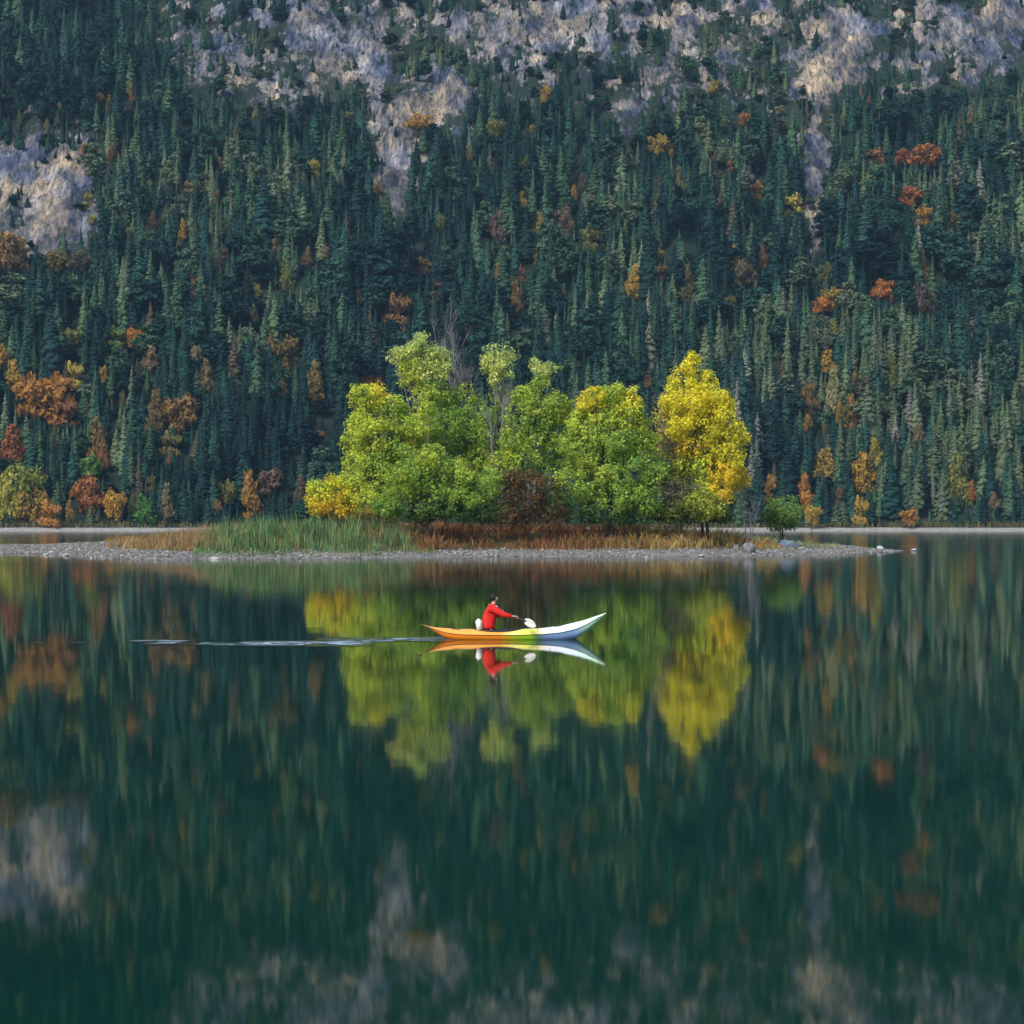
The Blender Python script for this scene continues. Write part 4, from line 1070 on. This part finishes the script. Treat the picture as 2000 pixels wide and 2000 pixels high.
mb.build('deck_line', dark_m, kayak)

for xx, rx_ in ((-1.45, .17), (1.15, .15)):
    dz = float(np.interp(xx, xk, deck_z)); sl = float(np.interp(xx + .1, xk, deck_z) - np.interp(xx - .1, xk, deck_z)) / .2
    mb = MB(); n_ = 20
    for k, (q, h0) in enumerate(((1, 0), (1, .018), (.86, .024), (0.02, .028))):
        for j in range(n_):
            a = 2 * math.pi * j / n_
            mb.v.append(Vector((xx + math.cos(a) * rx_ * q, math.sin(a) * rx_ * q * .62, dz - .022 + h0 + sl * math.cos(a) * rx_ * q)))
    for k in range(3):
        for j in range(n_):
            mb.f.append((k * n_ + j, k * n_ + (j + 1) % n_, (k + 1) * n_ + (j + 1) % n_, (k + 1) * n_ + j))
    mb.build('hatch_cover', dark_m, kayak, True)
mb = MB()
for s_ in (-1, 1):
    mb.tube([(xk[i], s_ * (hw[i] + .004), float(sheer_z[i])) for i in range(2, 59)], [.009] * 57, 5)
mb.build('gunwale_seam', dark_m, kayak, True)
# ------------------------------------------------------------------ paddler
skin_m = simple('skin', (.62, .38, .28), (.55, .32, .23), 8, .5, .3)
jacket_m = simple('red_jacket', (.72, .030, .022), (.55, .018, .014), 6, .7, .2, bump=.3, bscale=10)
trouser_m = simple('dark_trousers', (.03, .035, .05), (.02, .022, .03), 6, .8)
hair_m = simple('dark_hair', (.025, .014, .010), (.012, .008, .006), 20, .6)
H1 = Vector((-.27, .28, .70)); H2 = Vector((.10, -.18, .56))     # far hand, near hand on the shaft
ax = (H2 - H1).normalized()
person = empty('person', (kayak.location.x, KY, 0), 'paddler in a red jacket with dark hair, sitting in the kayak and holding the paddle', 'person')

def skin_obj(name, mat, chains, parent, root, sub=2):
    """chains: lists of (key, position, radius); equal keys share a vertex"""
    bm = bmesh.new(); sk = bm.verts.layers.skin.verify(); d_ = {}
    for ch in chains:
        prev = None
        for key, p, r_ in ch:
            if key not in d_:
                v = bm.verts.new(p); v[sk].radius = r_ if isinstance(r_, tuple) else (r_, r_); v[sk].use_root = (key == root); d_[key] = v
            v = d_[key]
            if prev is not None and bm.edges.get((prev, v)) is None: bm.edges.new((prev, v))
            prev = v
    me = bpy.data.meshes.new(name); bm.to_mesh(me); bm.free(); me.materials.append(mat)
    o = link(name, me, parent)
    m1 = o.modifiers.new('skin', 'SKIN'); m1.use_smooth_shade = True; m1.branch_smoothing = .3
    m2 = o.modifiers.new('sub', 'SUBSURF'); m2.levels = sub; m2.render_levels = sub
    return o

def hand_chains(tagk, wrist, grip, side):
    """five fingers closed round the shaft at grip"""
    ch = []
    to = (grip - wrist).normalized()
    nrm = ax.cross(to).normalized()
    if nrm.z < 0: nrm = -nrm                      # back of the hand faces up
    palm = grip - to * .045 + nrm * .022
    ch.append([(tagk + 'wrist', wrist, .024), (tagk + 'palm', palm, (.030, .022))])
    for i, (off, ln) in enumerate([(-.030, .92), (-.010, 1.0), (.011, .95), (.030, .78)]):
        k0 = palm + ax * off + to * .018
        a = grip + ax * off + nrm * .028 * ln + to * .006
        b = grip + ax * off + to * .032 * ln + nrm * .004
        c = grip + ax * off + to * .014 - nrm * .026 * ln
        e_ = grip + ax * off - to * .012 - nrm * .024
        ch.append([(tagk + 'palm', palm, .03), (f'{tagk}{i}a', k0 + nrm * .006, .0095), (f'{tagk}{i}b', a, .009), (f'{tagk}{i}c', b, .0085), (f'{tagk}{i}d', c, .008), (f'{tagk}{i}e', e_, .007)])
    t0 = palm - ax * .026 * side - to * .004 - nrm * .01; t1 = grip - ax * .042 * side - nrm * .016 - to * .012; t2 = grip - ax * .030 * side - nrm * .030 + to * .012
    ch.append([(tagk + 'palm', palm, .03), (tagk + 't0', t0, .0115), (tagk + 't1', t1, .0105), (tagk + 't2', t2, .009)])
    return ch
pel = Vector((-.62, 0, .17)); chest = Vector((-.57, 0, .60)); neckb = Vector((-.525, 0, .84)); neck = Vector((-.505, 0, .92))
shN = Vector((-.52, -.175, .80)); shF = Vector((-.55, .175, .80))
elN = Vector((-.24, -.255, .63)); elF = Vector((-.37, .36, .565))
wrN = H2 + (elN - H2).normalized() * .085 + Vector((0, 0, .012)); wrF = H1 + (elF - H1).normalized() * .085 + Vector((0, 0, .01))
hc = Vector((-.485, 0, 1.045))
chains = [
    [('pel', pel, .125), ('abd', Vector((-.60, 0, .38)), .115), ('chest', chest, (.14, .115)), ('nb', neckb, .07), ('neck', neck, .050), ('jaw', hc + Vector((.012, 0, -.055)), .062), ('skull', hc + Vector((-.005, 0, .02)), (.082, .088)), ('crown_', hc + Vector((-.012, 0, .085)), .055)],
    [('skull', hc, .08), ('nose0', hc + Vector((.078, 0, -.005)), .016), ('nose1', hc + Vector((.100, 0, -.022)), .010)],
    [('skull', hc, .08), ('earN', hc + Vector((-.005, -.082, -.01)), .014), ('earN2', hc + Vector((-.012, -.093, .008)), .010)],
    [('skull', hc, .08), ('earF', hc + Vector((-.005, .082, -.01)), .014), ('earF2', hc + Vector((-.012, .093, .008)), .010)],
    [('nb', neckb, .07), ('shN', shN, .058), ('elN', elN, .040), ('Nwrist', wrN, .024)],
    [('nb', neckb, .07), ('shF', shF, .058), ('elF', elF, .040), ('Fwrist', wrF, .024)],
    [('pel', pel, .12), ('hipN', Vector((-.55, -.10, .14)), .085), ('knN', Vector((-.12, -.13, .215)), .055), ('anN', Vector((.26, -.10, .05)), .038), ('toN', Vector((.36, -.10, .12)), .032)],
    [('pel', pel, .12), ('hipF', Vector((-.55, .10, .14)), .085), ('knF', Vector((-.12, .13, .215)), .055), ('anF', Vector((.26, .10, .05)), .038), ('toF', Vector((.36, .10, .12)), .032)],
] + hand_chains('N', wrN, H2, 1) + hand_chains('F', wrF, H1, -1)
body = skin_obj('body', skin_m, chains, person, 'pel')
J = .028
wN = wrN.lerp(elN, .12); wF = wrF.lerp(elF, .12)
skin_obj('jacket', jacket_m, [
    [('pel', Vector((-.63, 0, .20)), .178), ('abd', Vector((-.63, 0, .38)), .188), ('chest', chest + Vector((-.03, 0, 0)), (.215, .205)), ('nb', neckb + Vector((-.02, 0, -.03)), .125), ('col', neck + Vector((-.002, 0, -.03)), .074)],
    [('nb', neckb, .1), ('shN', shN, .112), ('uN', shN.lerp(elN, .5), .096), ('elN', elN, .080), ('fN', elN.lerp(wN, .6), .060), ('wN', wN, .040)],
    [('nb', neckb, .1), ('shF', shF, .112), ('uF', shF.lerp(elF, .5), .096), ('elF', elF, .080), ('fF', elF.lerp(wF, .6), .060), ('wF', wF, .040)]], person, 'pel')
skin_obj('trousers', trouser_m, [
    [('pel', pel + Vector((0, 0, -.02)), .13), ('hipN', Vector((-.55, -.10, .14)), .098), ('knN', Vector((-.12, -.13, .215)), .068), ('anN', Vector((.24, -.10, .06)), .048)],
    [('pel', pel, .13), ('hipF', Vector((-.55, .10, .14)), .098), ('knF', Vector((-.12, .13, .215)), .068), ('anF', Vector((.24, .10, .06)), .048)]], person, 'pel', 1)
# hair: a cap over the skull, falling to the nape, open at the face
bm = bmesh.new(); bmesh.ops.create_icosphere(bm, subdivisions=4, radius=1)
dele = []
for v in bm.verts:
    d0 = v.co.copy()
    face_open = d0.x > .50 and d0.z < .55
    low = d0.z < -.62
    if face_open or low: dele.append(v); continue
    r_ = Vector((.108, .100, .118)); back = max(0, -d0.x)
    v.co = hc + Vector((-.012, 0, .018)) + Vector((d0.x * r_.x, d0.y * r_.y, d0.z * r_.z * (1 + .25 * back * (d0.z < 0)))) + Vector((random.uniform(-1, 1), random.uniform(-1, 1), random.uniform(-1, 1))) * .003
bmesh.ops.delete(bm, geom=dele, context='VERTS')
me = bpy.data.meshes.new('hair'); bm.to_mesh(me); bm.free(); me.materials.append(hair_m); me.polygons.foreach_set('use_smooth', [True] * len(me.polygons))
ho = link('hair', me, person); sm = ho.modifiers.new('solid', 'SOLIDIFY'); sm.thickness = .012
for s_ in (-1, 1):
    for nm, off, rad, mt in (('eye', Vector((.074, s_ * .030, .006)), .0105, white_m), ):
        bm = bmesh.new(); bmesh.ops.create_uvsphere(bm, u_segments=10, v_segments=8, radius=rad, matrix=Matrix.Translation(hc + off))
        bmesh.ops.create_uvsphere(bm, u_segments=8, v_segments=6, radius=.006, matrix=Matrix.Translation(hc + off + Vector((.0075, 0, 0))))
        me = bpy.data.meshes.new(nm); bm.to_mesh(me); bm.free(); me.materials.append(mt); me.materials.append(dark_m)
        for k, pgn in enumerate(me.polygons):
            if k >= 80: pgn.material_index = 1
        link(nm, me, person)
mb = MB(); mb.tube([hc + Vector((.070, -.022, -.052)), hc + Vector((.079, 0, -.050)), hc + Vector((.070, .022, -.052))], [.003, .0065, .003], 6); mb.build('mouth', simple('lips', (.40, .14, .11), (.35, .11, .09)), person, True)

# paddle
pad = empty('paddle', (kayak.location.x, KY, 0), 'double-bladed paddle with white blades held across the kayak', 'paddle')
mid = (H1 + H2) / 2; a_ = mid - ax * .50; b_ = mid + ax * .70
mb = MB(); mb.tube([a_, mid, b_], [.0145] * 3, 8); mb.build('shaft', dark_m, pad, True)
for end, s_ in ((b_, 1), (a_, -1)):
    side_v = ax.cross(Vector((.35, .85, .2))).normalized(); nv = ax.cross(side_v).normalized()
    mbp = MB(); L = .44; rows = []
    for k in range(13):
        t = k / 12; w_ = .105 * math.sin(math.pi * min(1, .10 + t * .86)) ** .55
        c0 = end + ax * s_ * (L * t - .06)
        rows.append([c0 + side_v * (w_ * u_) + nv * (.022 * u_ * u_ - .004 * (1 - u_ * u_)) for u_ in (-1, -.6, -.2, .2, .6, 1)])
    bo = lofted(rows).build('blade', white_m, pad, True)
    md = bo.modifiers.new('solid', 'SOLIDIFY'); md.thickness = .012

# ------------------------------------------------------------------ wake: real ripples trailing behind the kayak
wx = np.arange(-34, -1.2, .055); wy = np.arange(53.5, 64.5, .045)
WX, WY = np.meshgrid(wx, wy)
WZ = np.zeros_like(WX)
t = (-1.9 - WX)                                       # metres behind the stern
def streak(c, half, amp, lam, seed, skew=0.0):
    yy = WY - c - skew * t + .25 * (fbm(WX / 3.0, WX * 0, seed, 2) - .5)
    ph = yy / lam * 2 * math.pi + 2.5 * fbm(WX / 1.6, WY / 1.2, seed + 3, 2)
    return amp * np.sin(ph) * np.exp(-(yy / half) ** 2)
brk = lambda s_, a0, a1, sc=2.2: sstep(a0, a1, fbm(WX / sc, WY / .8, s_, 3))
SHEEN = np.zeros_like(WX)  # strength of the painted sky reflection along each streak
def add(c, half, amp, lam, seed, skew, t0, t1, lo, hi, sc=.9, sky_sheen=1.0):
    global WZ, SHEEN
    e_ = sstep(t0 - .5, t0 + .4, t) * (1 - sstep(t1 - .5, t1 + .5, t)) * ((.10 if t0 < 5.5 else 0.0) + .90 * brk(seed + 3, lo, hi, sc))
    WZ = WZ + streak(c, half, amp, lam, seed, skew) * e_
    yy = (WY - c - skew * t) / half
    SHEEN = np.maximum(SHEEN, sky_sheen * e_ * np.exp(-yy * yy * 1.3))
add(60.9, .55, .016, .42, 1, -.10, -.9, 2.7, .36, .50, .9, .55)
add(60.1, .45, .014, .40, 21, -.30, -.2, 2.9, .40, .54, .7, .45)
add(58.6, .8, .020, .50, 6, -.02, 1.9, 4.6, .34, .48, .8, 1.0)
add(59.3, .40, .014, .42, 26, -.1, 2.4, 5.2, .44, .58, .6, .6)
add(58.0, .35, .014, .42, 31, 0, 4.6, 5.4, .36, .5, .6, .6)
add(58.8, .7, .018, .50, 7, 0, 5.6, 6.9, .46, .56, .5, .8)
add(59.8, .40, .010, .42, 37, 0, 6.2, 7.8, .52, .62, .5, .6)
add(58.6, .40, .012, .42, 10, 0, 7.9, 9.6, .56, .66, .45, .5)
edge = np.minimum(np.minimum(sstep(-34, -32, WX), sstep(-1.2, -1.9, WX)), np.minimum(sstep(53.5, 54.5, WY), sstep(64.5, 63.5, WY)))
WZ = .006 + np.maximum(WZ * edge, -.003)
ny3, nx3 = WX.shape
ii = np.arange(nx3 * ny3).reshape(ny3, nx3)
fq = np.stack([ii[:-1, :-1], ii[:-1, 1:], ii[1:, 1:], ii[1:, :-1]], -1).reshape(-1, 4)
act = (np.abs(WZ.ravel() - .006)[fq] > .0004).any(1)          # keep only the ruffled water
fq = fq[act]
used = np.unique(fq); remap = np.full(nx3 * ny3, -1); remap[used] = np.arange(len(used))
VV = np.stack([WX, WY, WZ], -1).reshape(-1, 3)[used]
o = link('wake_ripples', mesh_np('wake_ripples', VV, remap[fq], 4, [M['wake']], True, vcol=(SHEEN * edge).reshape(-1)[used]))
tag(o, 'broken pale ripples of the wake trailing left behind the kayak', 'ripples', kind='stuff')
print('wake faces', len(fq))

# ------------------------------------------------------------------ haze
hm = bpy.data.materials.new('haze_air'); hm.use_nodes = True
ht = hm.node_tree; ht.nodes.clear()
pv = ht.nodes.new('ShaderNodeVolumePrincipled'); out = ht.nodes.new('ShaderNodeOutputMaterial')
pv.inputs['Color'].default_value = (.42, .74, 1.0, 1)
pv.inputs['Density'].default_value = 0.00005
ht.links.new(pv.outputs[0], out.inputs['Volume'])
bm = bmesh.new(); bmesh.ops.create_cube(bm, size=1)
for v in bm.verts: v.co = Vector((v.co.x * 3600, v.co.y * 3700 + 1000, (v.co.z + .5) * 480 - 10))
zlow = float(Z.min())
for v in bm.verts:
    if v.co.z < 0: v.co.z = min(-10, zlow - 1)
me = bpy.data.meshes.new('haze'); bm.to_mesh(me); bm.free(); me.materials.append(hm)
hz = link('haze', me); tag(hz, 'thin blue mountain haze', 'haze', kind='stuff')
print('terrain z', Z.min(), Z.max())
